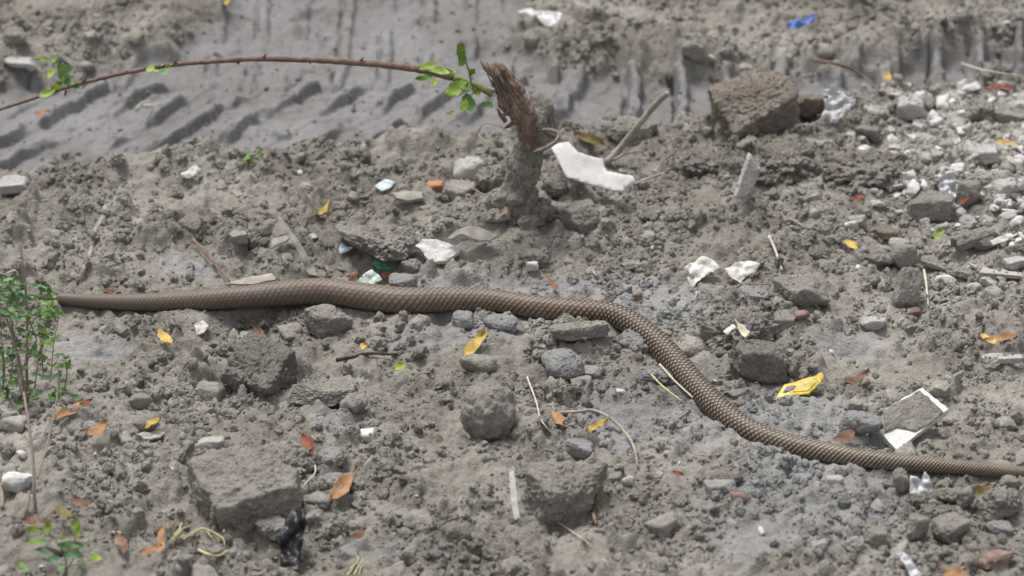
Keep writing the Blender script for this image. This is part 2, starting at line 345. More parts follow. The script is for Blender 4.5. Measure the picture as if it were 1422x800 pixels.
# --- tyre lugs pressed into the track
vc = flat(500, 118, -.04)[1]+GX*.03
per = np.where(GY > vc, .077, .093)
wob = perlin2(GX*5, GY*5, 91)*.016+perlin2(GX*25, GY*25, 92)*.006+perlin2(GX*70, GY*70, 89)*.003
below = vc-GY
ph = np.where(below > 0, GX+wob+below*.66*sstep(900, 620, xs_), GX+wob*.6+.02)/per
fr = ph-np.floor(ph)
bar = sstep(.09, .125, fr)*sstep(.38, .32, fr)
up_ = np.where(below > 0, 1., .62)+.4*right; up_ = np.minimum(up_, 1)
keepl = .12+.88*sstep(-.15, .4, fbm2(GX*6.5, GY*6.5, 3, 93)+.15+.5*right)
lug = (.021*bar*keepl*up_+.0034*fbm2(GX*20, GY*20, 3, 94)+.0016*fbm2(GX*70, GY*70, 3, 95)+.005*fbm2(GX*7, GY*7, 2, 96)+.006*sstep(.25, .8, fbm2(GX*15, GY*15, 4, 98)))
groove = -.019*sstep(.0, .04, fr)*sstep(.11, .07, fr)*keepl*up_*sstep(-.3, .3, fbm2(GX*12, GY*12, 2, 90)+.1)
chan = -.006*np.exp(-((below)/.012)**2)
D = D+(lug+groove+chan*(1-right))*wet
ribs = .017*sstep(.0, .22, fr)*sstep(.5, .26, fr)*right*sstep(-.11, -.04, sdist)*sstep(.045, .02, sdist)*win*sstep(-.1, .05, GY-flat(711, 165, 0)[1])
D = D+ribs
Z = B+D
# pits and hollows
for (a, b, rx, ry, dep) in [(1205, 262, 34, 9, .035), (345, 442, 48, 13, .05), (528, 378, 38, 12, .055), (1175, 488, 24, 9, .03), (650, 336, 34, 8, .035), (880, 615, 14, 12, .02), (195, 750, 22, 8, .025), (405, 770, 30, 14, .02), (780, 728, 55, 8, .018), (625, 440, 30, 6, .014), (815, 468, 40, 6, .02), (935, 545, 20, 10, .015), (1130, 170, 20, 10, .02), (455, 562, 50, 6, .02), (778, 522, 44, 22, .034)]:
    Z -= dep*blob(a, b, rx, ry)
inner = (np.abs(GX) < 1.1) & (GY > -.75) & (GY < .4)
sdn = np.full(GX.shape, 9.); szc = np.zeros(GX.shape); srr = np.full(GX.shape, .02)
ii = np.where(inner); dd, zz, rr_, idx_ = snake_near(GX[ii], GY[ii]); sdn[ii] = dd; szc[ii] = zz; srr[ii] = rr_
cap = np.where(sdn < srr, szc-np.sqrt(np.maximum(srr**2-sdn**2, 0))-.001, szc-srr*(.45-.6*perlin2(GX*30, GY*30, 88))+(sdn-srr)*1.1); cap = np.minimum(cap, szc-srr*.1+np.maximum(sdn-srr, 0)*1.1)
cap = np.where(GX < flat(240, 415)[0], np.minimum(cap, szc-srr*.35+np.maximum(sdn-srr, 0)*.35), cap)
Z = np.where(sdn < np.maximum(srr*3, .05), np.minimum(Z, cap), Z)
flo = szc-srr*.9-.002-np.maximum(sdn-srr*.4, 0)*1.2
gap = np.clip(blob(350, 436, 60, 18)+blob(650, 440, 45, 12)+.8*blob(1170, 645, 40, 10)+.7*blob(905, 505, 30, 20), 0, 1)
Z = np.where(sdn < srr*1.4, np.maximum(Z, flo-gap*.05), Z)
T = Field(Z); FCLAY = Field(clay); FWET = Field(wet); FROUGH = Field(rough)
gm = mesh('ground', np.stack([GX, GY, Z], -1).reshape(-1, 3), gridfaces(len(gy), len(gx)))
fattr(gm, 'clay', clay.ravel()); fattr(gm, 'wet', wet.ravel())
TINT = .10*fbm2(GX*3.1, GY*3.1, 3, 99)*(1-.5*wet)+.23*blob(1365, 220, 135, 90)*(1-wet)+.06*blob(1340, 380, 120, 80)-.10*blob(1200, 240, 60, 22)-.09*blob(1085, 215, 70, 24)-.06*blob(770, 270, 60, 30)+.09*wet*fbm2(GX*6, GY*6, 4, 100)
FTINT = Field(TINT); fattr(gm, 'tint', TINT.ravel())
tag(link('ground', gm, 'ground'), kind='structure')
def at(px, py, off=0.): return march(T, px, py, off)
def pxs(p): return np.dot(p-CAM, FW)/DIST*PX            # metres per photo pixel at a point

# ------------------------------------------------------------------ shape builders
_ico = {}
def ico(sub):
    if sub not in _ico:
        bm = bmesh.new(); bmesh.ops.create_icosphere(bm, subdivisions=sub, radius=1); bm.verts.ensure_lookup_table()
        V = np.array([v.co[:] for v in bm.verts]); V /= np.linalg.norm(V, axis=1)[:, None]
        F = np.array([[v.index for v in f.verts] for f in bm.faces]); bm.free(); _ico[sub] = (V, F)
    return _ico[sub]
def rock_shape(dims, kind, seed, sub):
    V, F = ico(sub); q = np.random.RandomState(seed); hx, hy, hz = [d/2 for d in dims]
    jit = {'block': .16, 'slab': .12, 'round': .3, 'clod': .35, 'shard': .25, 'ball': .3, 'heap': .3}[kind]; N = []; L = []
    for n in ((1,0,0),(-1,0,0),(0,1,0),(0,-1,0),(0,0,1),(0,0,-1)):
        n = np.array(n, float)+q.uniform(-jit, jit, 3); n /= np.linalg.norm(n); N.append(n); L.append(1.1 if kind == 'ball' else 1.)
    for i in range({'block': 7, 'slab': 6, 'round': 10, 'clod': 9, 'shard': 5, 'ball': 26, 'heap': 14}[kind]):
        n = q.normal(size=3); n /= np.linalg.norm(n); N.append(n); L.append(q.uniform(.95, 1.06) if kind == 'ball' else q.uniform(.82, 1.3) if kind in ('block', 'slab', 'shard') else q.uniform(.8, 1.1))
    N = np.array(N); L = np.array(L); dt = np.maximum(V@N.T, 1e-3)/L[None]
    kk = {'block': 34, 'slab': 30, 'round': 6, 'clod': 7, 'shard': 22, 'ball': 6, 'heap': 5}[kind]
    r = ((dt**kk).sum(1))**(-1./kk) if kind != 'ball' else np.ones(len(V))
    P = V*r[:, None]; V0 = V; V = V*np.array(dims)/max(np.mean(dims), 1e-6)
    P += V0*(perlin3(V*1.7, seed)*{'clod': .26, 'round': .12, 'ball': 0.15}.get(kind, .13)+perlin3(V*4.1, seed+5)*{'clod': .17, 'round': .07, 'ball': 0.10}.get(kind, .08)+(perlin3(V*9.5, seed+9)*{'clod': .10, 'round': .04, 'ball': 0.05}.get(kind, .075) if sub > 2 else 0)+((.3-np.abs(perlin3(V*6.3, seed+17)))*{'clod': .12, 'round': .04, 'ball': 0.05}.get(kind, .11) if sub > 2 else 0)+((perlin3(V*19, seed+12)*{'clod': .055}.get(kind, .045)+perlin3(V*38, seed+13)*{'clod': .03}.get(kind, .016)) if sub > 3 else 0))[:, None]
    if kind == 'heap': P += V0*(perlin3(V*3.2, seed+21)*.3+(.25-np.abs(perlin3(V*6, seed+22)))*.26+perlin3(V*13, seed+23)*.09+perlin3(V*30, seed+24)*.035)[:, None]
    P /= np.abs(P).max(0)[None]
    return P*np.array([hx, hy, hz]), F
rocks = []; exclude = []                               # footprints kept free of larger loose clods
def rock(name, label, cat, cx, cy, w, d, h, kind='block', m='stone', sink=.25, rz=0, seed=0, tilt=(0, 0), group=None, sub=None):
    s = pxs(at(cx, cy)); dims = (w*s, d*s, h*s)
    p = at(cx, cy, dims[2]*(.5-sink)); s = pxs(p)
    V, F = rock_shape(dims, kind, seed, sub or (6 if max(w, h) > 98 else 5 if max(w, h) > 50 else 4 if max(w, h) > 28 else 3))
    o = link(name, mesh(name, V, F), m); o.location = p; o.rotation_euler = (R(tilt[0]), R(tilt[1]), R(rz))
    exclude.append((p[0], p[1], max(w, d)*s*.45)); rocks.append((o, kind)); tag(o, label, cat, group); return o
def frame_tube(P, rad, nseg=8, seed=0, rough=0.):
    P = np.asarray(P, float); n = len(P); tn = np.gradient(P, axis=0); tn /= np.linalg.norm(tn, axis=1)[:, None]+1e-9
    a = np.cross(tn[0], [0, 0, 1.]); 
    if np.linalg.norm(a) < 1e-3: a = np.array([1., 0, 0])
    V = []
    for i in range(n):
        a = a-tn[i]*np.dot(a, tn[i]); a /= np.linalg.norm(a); b = np.cross(tn[i], a)
        for k2 in range(nseg):
            t = 2*math.pi*k2/nseg; V.append(P[i]+(a*math.cos(t)+b*math.sin(t))*rad[i])
    V = np.array(V)
    if rough:
        C = np.repeat(P, nseg, 0); dr = V-C; f = perlin3(V/(np.mean(rad)*2.2), seed)*rough+perlin3(V/(np.mean(rad)*.8), seed+3)*rough*.5+(perlin3(V/(np.mean(rad)*.3), seed+4)*rough*.35+perlin3(V/(np.mean(rad)*.13), seed+5)*rough*.2 if nseg > 20 else 0); V = C+dr*(1+f)[:, None]
    if nseg > 20:
        th = np.tile(np.arange(nseg)/nseg*2*math.pi, n); ln = np.repeat(np.concatenate([[0], np.cumsum(np.linalg.norm(np.diff(P, axis=0), axis=1))]), nseg)/np.mean(rad)
        C = np.repeat(P, nseg, 0); V = C+(V-C)*(1+rough*(.30*(.3-np.abs(perlin2(np.cos(th)*3+ln*.12, np.sin(th)*3+ln*.1, seed)))+.18*perlin2(np.cos(th)*7+ln*.2, np.sin(th)*7-ln*.15, seed+1)))[:, None]
    F = [list(map(int, f)) for f in gridfaces(n, nseg, True)]; F.append(list(range(nseg))[::-1]); F.append(list(range((n-1)*nseg, n*nseg)))
    return V, F
def tuv(me, Q, nseg):
    ln = np.concatenate([[0], np.cumsum(np.linalg.norm(np.diff(Q[:, :3], axis=0), axis=1))]); th = np.arange(nseg)/nseg*2*math.pi; rm = float(np.mean(Q[:, 3]))
    A = np.stack([np.tile(np.cos(th)*rm, len(Q)), np.tile(np.sin(th)*rm, len(Q)), np.repeat(ln, nseg)], -1); a = me.attributes.new('tuv', 'FLOAT_VECTOR', 'POINT'); a.data.foreach_set('vector', A.astype(np.float32).ravel()); return me
def tube_obj(name, P, rad, m, parent=None, nseg=7, n=6, seed=0, rough=.12):
    Q = catmull(np.column_stack([P, rad]), n); V, F = frame_tube(Q[:, :3], np.maximum(Q[:, 3], 2e-4), nseg, seed, rough)
    if parent is None:
        c = V.mean(0); o = link(name, tuv(mesh(name, V-c, F), Q, nseg), m); o.location = c; return o
    return link(name, tuv(mesh(name, V-np.array(parent.location) if parent.parent is None else V-np.array(parent.parent.location)-np.array(parent.location), F), Q, nseg), m, parent)
def stick(name, label, pts, w, m, cat='twig', group=None, taper=.6, rough=.14):
    P = []
    for q in pts: P.append(at(q[0], q[1], q[2] if len(q) > 2 else .003))
    s = pxs(P[0]); rad = np.linspace(w*s/2, w*s/2*taper, len(P))
    return tag(tube_obj(name, P, rad, m, seed=int(pts[0][0]), rough=rough), label, cat, group)
def leaf_mesh(L, W, curl, fold, seed, n=9, k2=5, point=.8):
    V = []; q = random.Random(seed)
    for i in range(n):
        t = i/(n-1); w = W/2*(math.sin(math.pi*min(1, t*.96+.02))**point)*(1-.25*t)*1.1; wl = [1+.22*math.sin(t*7+seed*1.7), 1+.22*math.sin(t*6+seed*2.9)]
        for j in range(k2):
            v = (j/(k2-1)-.5)*2
            V.append((L*(t-.5)+.02*L*math.sin(v*3+seed), w*v*wl[v > 0]*(1+.08*math.sin(t*23+seed))+.10*L*(t-.5)**2*math.sin(seed), fold*W*abs(v)*(.6+.4*math.sin(t*5+seed))+curl*L*((t-.5)**2*2-.2)+.03*L*math.sin(t*9+v*2+seed)))
    return mesh('leaf', V, gridfaces(n, k2))
def basis(x, n):
    x = Vector(x).normalized(); n = Vector(n); n = (n-x*n.dot(x)).normalized(); y = n.cross(x)
    return Matrix((x, y, n)).transposed()
TOCAM = Vector(-FW)
def place_leaf(name, p0, p1, W, m, curl=.15, fold=.15, face=.4, parent=None, seed=1, roll=0, pre=None):
    p0, p1 = Vector(p0), Vector(p1); L = (p1-p0).length
    n = Vector((0, 0, 1))*(1-face)+TOCAM*face+Vector((roll, 0, 0))
    me = leaf_mesh(L, W, curl, fold, seed); o = link(name, me, m)
    mt = Matrix.Translation((p0+p1)/2) @ basis(p1-p0, n).to_4x4()
    if parent is not None:
        o.parent = parent
        base = Vector(parent.location)+(Vector(parent.parent.location) if parent.parent else Vector())
        mt = Matrix.Translation(-base) @ mt
    o.matrix_local = mt
    return o
def ground_leaf(label, x0, y0, x1, y1, w, m, off=.007, curl=.2, fold=.2, face=.35, seed=1, name='fallen_leaf', roll=0):
    a = at(x0, y0, off); b = at(x1, y1, off); s = pxs(a)
    o = place_leaf(name, a, b, w*s, m, curl, fold, face, None, seed, roll)
    c = (a+b)/2; exclude.append((c[0], c[1], .018)); return tag(o, label, 'leaf', 'fallen leaves on the soil')
PLANES = {}
def sheet(name, pts, m, tilt=.3, lean=0., thick=.0015, crumple=.004, off=.008, parent=None, seed=1, label=None, cat=None, group=None, cell=None, freq=30, curl=0., fine=.0):
    """A thin torn piece: outline given in photo pixels, laid in its own tilted plane where it lies on the ground."""
    ax = sum(p[0] for p in pts)/len(pts); ay = sum(p[1] for p in pts)/len(pts)
    A = at(ax, ay, off); n = Vector((lean, 0, 1)).normalized()*(1-tilt)+TOCAM*tilt; n.normalize(); N = np.array(n)
    if parent is not None and parent.name in PLANES: A0, N = PLANES[parent.name]; n = Vector(N); A = A0+N*off
    W3 = []
    for (a, b) in pts:
        d = ray(a, b); W3.append(CAM+d*(np.dot(A-CAM, N)/np.dot(d, N)))
    ex = np.array(Vector((1, 0, 0))-n*n.x); ex /= np.linalg.norm(ex); ey = np.cross(N, ex)
    P2 = [Vector((float(np.dot(w-A, ex)), float(np.dot(w-A, ey)))) for w in W3]
    den = []
    for i in range(len(P2)):                # ragged edge
        a, b = P2[i], P2[(i+1) % len(P2)]; L = (b-a).length; k2 = max(1, int(L/.007))
        for j in range(k2):
            t = j/k2; jit = (rnd.random()-.5)*.0016 if j else 0; den.append(a.lerp(b, t)+Vector(((b-a).y, -(b-a).x)).normalized()*jit)
    xs = [p.x for p in den]; ys = [p.y for p in den]; c = cell or max(.003, (max(xs)-min(xs))/20)
    pin = []
    y = min(ys)
    while y < max(ys):
        x = min(xs)
        while x < max(xs):
            q = Vector((x+rnd.uniform(-.2, .2)*c, y+rnd.uniform(-.2, .2)*c)); ins = False
            for i in range(len(den)):
                a, b = den[i], den[i-1]
                if (a.y > q.y) != (b.y > q.y) and q.x < (b.x-a.x)*(q.y-a.y)/(b.y-a.y)+a.x: ins = not ins
            if ins and min((q-d).length for d in den) > c*.35: pin.append(q)
            x += c
        y += c
    nb = len(den); vs_, _, fs, *_ = geometry.delaunay_2d_cdt(den+pin, [], [list(range(nb))], 1, 1e-6)
    V2 = np.array([(v.x, v.y) for v in vs_]); fs = [list(f) for f in fs]
    pz = np.column_stack([V2*freq, np.full(len(V2), seed*3.3)])
    z = crumple*2*(np.abs(perlin3(pz, seed))-.2)+crumple*perlin3(pz*2.3, seed+1)+fine*perlin3(pz*6, seed+2)+curl*((V2[:, 0]/(max(xs)-min(xs)))**2)
    top = np.column_stack([V2, z+thick]); bot = np.column_stack([V2, z]); nv = len(V2); V = np.vstack([top, bot])
    cnt = {}
    for f in fs:
        for i in range(len(f)): e = (f[i], f[(i+1) % len(f)]); cnt[e] = 1
    F = [f for f in fs]+[[i+nv for i in f[::-1]] for f in fs]
    for (a, b) in cnt:
        if (b, a) not in cnt: F.append([b, a, a+nv, b+nv])
    o = link(name, mesh(name, V, F, thick < .003), m)
    PLANES[o.name] = (np.array(A), np.array(N))
    mt = Matrix.Translation(Vector(A)) @ Matrix((Vector(ex), Vector(ey), n)).transposed().to_4x4()
    if parent is not None:
        o.parent = parent; mt = parent.matrix_basis.inverted() @ mt
    o.matrix_local = mt
    if label: tag(o, label, cat, group); exclude.append((A[0], A[1], max(max(xs)-min(xs), max(ys)-min(ys))*.38))
    return o

# ------------------------------------------------------------------ the snake
def build_snake():
    P = snk[:, :3]; rad = snk[:, 3]
    seg = np.linalg.norm(np.diff(P, axis=0), axis=1); s = np.concatenate([[0], np.cumsum(seg)])
    du = seg/(.235*2*np.maximum((rad[1:]+rad[:-1])/2, .004)); u = np.concatenate([[0], np.cumsum(du)])
    n = int(u[-1]*6); uu = np.linspace(0, u[-1], n); C = np.column_stack([np.interp(uu, u, P[:, i]) for i in range(3)]); r = np.interp(uu, u, rad)
    kk = np.ones(9)/9
    tn = np.gradient(C, axis=0); tn = np.column_stack([np.convolve(np.pad(tn[:, i], 4, mode='edge'), kk, 'valid') for i in range(3)]); tn /= np.linalg.norm(tn, axis=1)[:, None]
    side = np.cross(tn, [0, 0, 1.]); side /= np.linalg.norm(side, axis=1)[:, None]      # towards the camera while the body runs left to right
    up = np.cross(side, tn)
    na = 120; ph = np.linspace(-math.pi, math.pi, na, endpoint=False); DOR = 1.9; rho = ph*3.25
    U, RHO = np.meshgrid(uu, rho, indexing='ij'); PH = np.broadcast_to(ph, U.shape)
    p = U+RHO/2; q = U-RHO/2; fp = p-np.floor(p); fq = q-np.floor(q)
    dors = np.abs(PH) < DOR
    edge = np.minimum(np.minimum(fp, 1-fp), np.minimum(fq, 1-fq))
    hs_ = ((fp+fq)/2)*.55+np.clip(edge*5, 0, 1)*.6
    fv = U-np.floor(U); hv = fv*.5+np.clip(np.minimum(fv, 1-fv)*7, 0, 1)*.5
    h = np.where(dors, hs_, hv)*r[:, None]*.030*np.interp(uu/uu[-1], [0, .3, .55], [.45, .6, 1])[:, None]
    taper = sstep(0, 12, U)
    # cross-section: rounded back, slightly flattened belly
    rr = r[:, None]*(1-.10*np.clip(-np.cos(PH), 0, 1)**3)+h*taper
    rowend = sstep(0, 2.2, U[:, :1])
    head = 1-.35*np.exp(-((U-4)/5)**2)
    V = C[:, None]+side[:, None]*(np.sin(PH)*rr)[..., None]+up[:, None]*(np.cos(PH)*rr*head)[..., None]
    # close the snout: shrink the first rings
    for i in range(10):
        f = math.sqrt(max(0, 1-((10-i)/10)**2))*.98+.02; V[i] = C[10]*0+C[i]+(V[i]-C[i])*f
    base = C[n//2].copy(); base[2] = T(base[0], base[1])
    root = empty('snake', base)
    F = gridfaces(n, na, True)
    me = mesh('body', V.reshape(-1, 3)-base, F)
    pxc = np.interp(uu, u, np.interp(np.arange(len(snk))/40., np.arange(len(SN)), [q_[0] for q_ in SN]))
    uv = me.attributes.new('lattice', 'FLOAT_VECTOR', 'POINT'); uv.data.foreach_set('vector', np.column_stack([U.ravel(), RHO.ravel(), np.zeros(U.size)]).astype(np.float32).ravel())
    kp = np.interp(pxc, [0, 150, 300, 450, 600, 760, 860, 1000, 1150, 1422], [.1, .2, .3, .42, .66, .85, 1, 1, 1, 1])
    kq = np.interp(pxc, [0, 150, 450, 600, 760, 860, 1000, 1080, 1150, 1422], [.04, .05, .08, .15, .35, .95, 1, .65, .4, .4])
    tone = np.interp(pxc, [0, 400, 700, 900, 1422], [0, .15, .6, 1, 1]); tail = np.interp(pxc, [950, 1120], [0, 1])
    for nm, a in (('kp', kp), ('kq', kq), ('tone', tone), ('tail', tail)): fattr(me, nm, np.repeat(a, na))
    fattr(me, 'vent', sstep(DOR-.14, DOR+.02, np.abs(PH)).ravel()); fattr(me, 'back', (np.cos(PH)*.5+.5).ravel())
    m, nt, b = newmat('brown_snake_scales', .45, .4)
    A = lambda nm: node(nt, 'ShaderNodeAttribute', attribute_name=nm).outputs['Fac']
    la = node(nt, 'ShaderNodeAttribute', attribute_name='lattice'); sx = node(nt, 'ShaderNodeSeparateXYZ'); nt.links.new(la.outputs['Vector'], sx.inputs[0])
    nz = nmath(nt, 'MULTIPLY', nmath(nt, 'SUBTRACT', nnoise(nt, la.outputs['Vector'], 1.3, 2), .5), .16)
    hr = nmath(nt, 'MULTIPLY', sx.outputs[1], .5); uu_ = nmath(nt, 'ADD', sx.outputs[0], nz)
    def edgefac(v, lo, hi):
        f = nmath(nt, 'FRACT', v); e = nmath(nt, 'MINIMUM', f, nmath(nt, 'SUBTRACT', 1., f))
        mr = node(nt, 'ShaderNodeMapRange', interpolation_type='SMOOTHSTEP'); nt.links.new(e, mr.inputs[0])
        mr.inputs[1].default_value = lo; mr.inputs[3].default_value = 1; mr.inputs[4].default_value = 0
        if isinstance(hi, bpy.types.NodeSocket): nt.links.new(hi, mr.inputs[2])
        else: mr.inputs[2].default_value = hi
        return mr.outputs[0]
    wid = nmath(nt, 'ADD', .24, nmath(nt, 'MULTIPLY', A('tone'), .13))
    pe = edgefac(nmath(nt, 'ADD', uu_, hr), .06, wid); qe = edgefac(nmath(nt, 'SUBTRACT', uu_, hr), .07, .31)
    ve = edgefac(uu_, .04, .2)
    lat = nmath(nt, 'MAXIMUM', nmath(nt, 'MULTIPLY', pe, A('kp')), nmath(nt, 'MULTIPLY', qe, A('kq')))
    var = nnoise(nt, la.outputs['Vector'], .55, 3)
    tip = nmath(nt, 'FRACT', nmath(nt, 'ADD', uu_, hr))
    warm = nmix(nt, tip, (.17, .112, .075), (.42, .30, .21))                         # each scale: dark root, tan tip
    base_c = nmix(nt, A('tone'), (.14, .108, .086), warm)
    base_c = nmix(nt, nmath(nt, 'MULTIPLY', A('tail'), .75), base_c, (.36, .295, .225))
    base_c = nmix(nt, nramp(nt, var, (.35, (0, 0, 0)), (.7, (.5, .5, .5))), base_c, (.115, .083, .063))
    cdor = nmix(nt, lat, base_c, (.010, .0065, .005))
    vc_ = nmix(nt, nmath(nt, 'MULTIPLY', ve, nmath(nt, 'MULTIPLY', A('kp'), .85)), nmix(nt, A('tone'), (.12, .10, .084), (.205, .17, .142)), (.04, .03, .025))
    c = nmix(nt, A('vent'), cdor, vc_); nt.links.new(c, b.inputs['Base Color'])
    bump(nt, b, nmath(nt, 'SUBTRACT', 1., nmath(nt, 'MAXIMUM', nmath(nt, 'MAXIMUM', pe, qe), 0.)), .35, .0012)
    link('body', me, m, root)
    for sgn in (-1, 1):
        i = int(np.argmin(np.abs(uu-3))); V2, F2 = ico(2); e = C[i]+side[i]*sgn*r[i]*.86+up[i]*r[i]*.3
        o = link('eye', mesh('eye', V2*r[i]*.2, F2), 'eye', root); o.location = e-base
    tag(root, 'long brown scaled snake stretched across the rubble', 'snake')
build_snake()

# ------------------------------------------------------------------ stump with its long arching shoot
def build_stump():
    foot = at(722, 300); Y = foot[1]; s = pxs(foot)
    root = empty('tree_stump', foot)
    P = [onY(720, 345, Y), onY(721, 315, Y), onY(722, 285, Y), onY(726, 250, Y), onY(733, 215, Y), onY(741, 180, Y), onY(748, 152, Y+.02)]
    tube_obj('trunk', P, np.array([40, 34, 26, 21, 18.5, 16, 12])*s, 'muddywood', root, 56, 18, 5, .45)
    P = [onY(752, 190, Y+.03), onY(752, 165, Y+.03), onY(748, 146, Y+.03), onY(743, 131, Y+.03)]
    tube_obj('stub', P, np.array([21, 20, 17, 7])*s, 'muddywood', root, 30, 10, 8, .3)
    P = [onY(737, 200, Y-.01), onY(734, 178, Y-.015), onY(722, 152, Y-.015), onY(708, 126, Y-.015), onY(694, 102, Y-.015), onY(684, 90, Y-.015)]
    sp_ = tube_obj('splintered_limb', P, np.array([14, 16, 17.5, 17, 13.5, 5])*s, 'wood', root, 30, 14, 11, .5)
    q = random.Random(4)
    for i in range(40):                     # torn fibres standing out along the break
        t = q.random()*.74; k2 = int(t*4.99); f = t*5-k2; A = P[k2]*(1-f)+P[k2+1]*f; B_ = A+(P[5]-P[0])*q.uniform(.08, .2)
        w = [14, 17, 18.5, 17, 13, 7][k2]*s; dx = q.uniform(-1, 1)*w*.9; dy = -w*(math.sqrt(max(0, 1-(dx/w)**2)))*q.uniform(.8, 1.02)
        o_ = np.array([dx, dy, q.uniform(-.3, .3)*w]); e_ = o_*q.uniform(.75, 1.08)
        tube_obj('splinter', [A+o_, (A+B_)/2+(o_+e_)/2, B_+e_], np.array([q.uniform(1.2, 3.4)*s, q.uniform(1.2, 2.6)*s, .4*s]), q.choice(['wood', 'woodlight', 'wood', 'bark']), root, 5, 3, i, .25)
    for (a, b, c, d) in ((667, 83, 686, 106), (676, 86, 692, 110), (694, 100, 702, 120)):
        tube_obj('splinter', [onY(c, d, Y-.02), onY((a+c)/2-2, (b+d)/2, Y-.025), onY(a, b, Y-.02)], np.array([5, 4, 1.2])*s, 'woodlight', root, 6, 4, a, .3)
    for (a, b, c, d) in ((690, 150, 702, 168), (700, 178, 716, 166), (694, 163, 708, 150), (745, 172, 770, 190)):
        tube_obj('splinter', [onY(c, d, Y-.03), onY((a+c)/2, (b+d)/2+2, Y-.035), onY(a, b, Y-.04)], np.array([3.5, 3, .8])*s, 'bark', root, 6, 4, a+3, .3)
    # root arch in front of the stump and pale wood foot
    tube_obj('root', [onY(742, 182, Y-.02), onY(762, 180, Y-.05), onY(776, 186, Y-.06), onY(768, 200, Y-.07), onY(742, 212, Y-.06)], np.array([2, 2.2, 2.6, 3, 2.5])*s, 'muddywood', root, 7, 6, 4, .2)
    tube_obj('broken_root', [at(706, 285, .0), at(703, 295, .012), at(704, 307, .01)], np.array([6, 8, 5])*s, 'woodlight', root, 10, 5, 4, .3)
    # shoot
    S = [(684, 131, 5.6), (660, 118, 4.6), (630, 108, 5.2), (590, 98, 5.0), (540, 91, 4.6), (480, 86, 4.3), (420, 83, 4.0), (360, 82, 3.7), (300, 85, 3.5), (240, 90, 3.3), (190, 98, 3.1), (140, 109, 2.9), (90, 122, 2.7), (40, 139, 2.5), (0, 152, 2.3), (-50, 172, 2.0), (-120, 204, 1.4)]
    Q = [onY(a, b, Y-.03+.10*min(1, (684-a)/700)) for a, b, w in S]
    sh = empty('shoot', Vector(Q[0])-Vector(foot)); sh.parent = root
    def tb(nm, P_, rad, m, seed=1, rough=.12, nseg=8):
        Qq = catmull(np.column_stack([P_, rad]), 8); V, F = frame_tube(Qq[:, :3], Qq[:, 3], nseg, seed, rough)
        return link(nm, mesh(nm, V-Q[0], F), m, sh)
    tb('bark', Q[2:], np.array([w*s for _, _, w in S[2:]])*1.0, 'bark', 3, .22, 9)
    tb('green_base', Q[:3], np.array([S[0][2], S[1][2], S[2][2]*.98])*s, 'greenstem', 3, .1, 9)
    for (a, b) in ((242, 86), (115, 113), (500, 85), (365, 80), (330, 88), (600, 95), (560, 97), (430, 87), (172, 103)):
        c = np.array(onY(a, b, Y-.03+.10*min(1, (684-a)/700))); tb('bud', [c, c+np.array([.003, -.002, .004]), c+np.array([.005, -.002, .008])], np.array([2.2, 1.6, .5])*s, 'bark', 2, .2, 6)
    for (a, b, ax, ay, L, W, m, st) in [(640, 68, .3, -1, 20, 15, 'l_lime', 1), (643, 80, .4, -1, 22, 13, 'l_fresh', 1), (592, 92, -1, .25, 26, 13, 'l_lime', 0), (610, 98, 1, .3, 34, 12, 'l_lime', 0), (622, 100, 1, .1, 24, 10, 'l_lime', 0), (588, 108, -1, .2, 26, 9, 'l_fresh', 0), (602, 114, .3, 1, 12, 8, 'l_lime', 0), (634, 122, -.8, .5, 36, 18, 'l_lime', 0), (645, 118, .6, .4, 26, 13, 'l_fresh', 0), (626, 130, -.8, .6, 16, 12, 'l_lime', 0), (651, 142, .3, 1, 26, 19, 'l_fresh', 0), (645, 146, -.2, 1, 20, 12, 'l_lime', 0), (677, 146, 1, .3, 18, 12, 'l_green', 0), (625, 157, -1, .3, 10, 6, 'l_lime', 0), (662, 128, .6, .7, 16, 9, 'l_lime', 0), (656, 100, .5, -.6, 14, 8, 'l_lime', 0),
                                        (76, 82, .6, -.3, 13, 10, 'l_fresh', 1), (58, 82, -1, .05, 20, 6, 'l_lime', 0), (70, 103, -.5, .7, 17, 12, 'l_lime', 0), (86, 100, .2, 1, 28, 14, 'l_fresh', 1), (93, 97, .1, 1, 24, 13, 'l_green', 1), (95, 112, .7, .5, 20, 13, 'l_green', 0), (107, 120, .9, .4, 15, 7, 'l_green', 0), (68, 128, -1, .6, 30, 13, 'l_lime', 0), (78, 120, -.7, .5, 20, 11, 'l_lime', 0), (91, 130, -.1, 1, 10, 4, 'darktwig', 0),
                                        (208, 96, -.5, .6, 13, 11, 'l_lime', 0), (216, 99, .8, .4, 10, 7, 'l_lime', 0), (229, 101, .6, .6, 11, 9, 'l_fresh', 0), (222, 91, 1, -.2, 18, 4, 'l_lime', 0), (236, 90, 1, -.3, 12, 4, 'l_lime', 0)]:
        yy = Y-.045+.10*min(1, (684-a)/700)+rnd.uniform(-.02, .02); l = math.hypot(ax, ay); ax, ay = ax/l*L/2, ay/l*L/2
        p0 = onY(a-ax, b-ay, yy+.006); p1 = onY(a+ax, b+ay, yy-.008)
        o = place_leaf('leaf', p0, p1, W*s, m, .12, .12, rnd.uniform(.5, 1), sh, a, rnd.uniform(-.3, .3))
    for (a, b, c, d) in ((655, 118, 641, 72), (640, 108, 636, 130), (660, 122, 650, 136), (100, 119, 78, 84), (95, 120, 84, 98)):
        yy = Y-.04+.10*min(1, (684-a)/700); tb('leaf_stalk', [onY(a, b, yy), onY((a+c)/2+2, (b+d)/2, yy-.004), onY(c, d, yy-.004)], np.array([1.2, 1., .7])*s, 'greenstem', 2, .05, 5)
    tag(root, 'broken muddy tree stump with splintered top and one long arching leafy shoot', 'stump')
    exclude.append((foot[0], foot[1], .05))
build_stump()

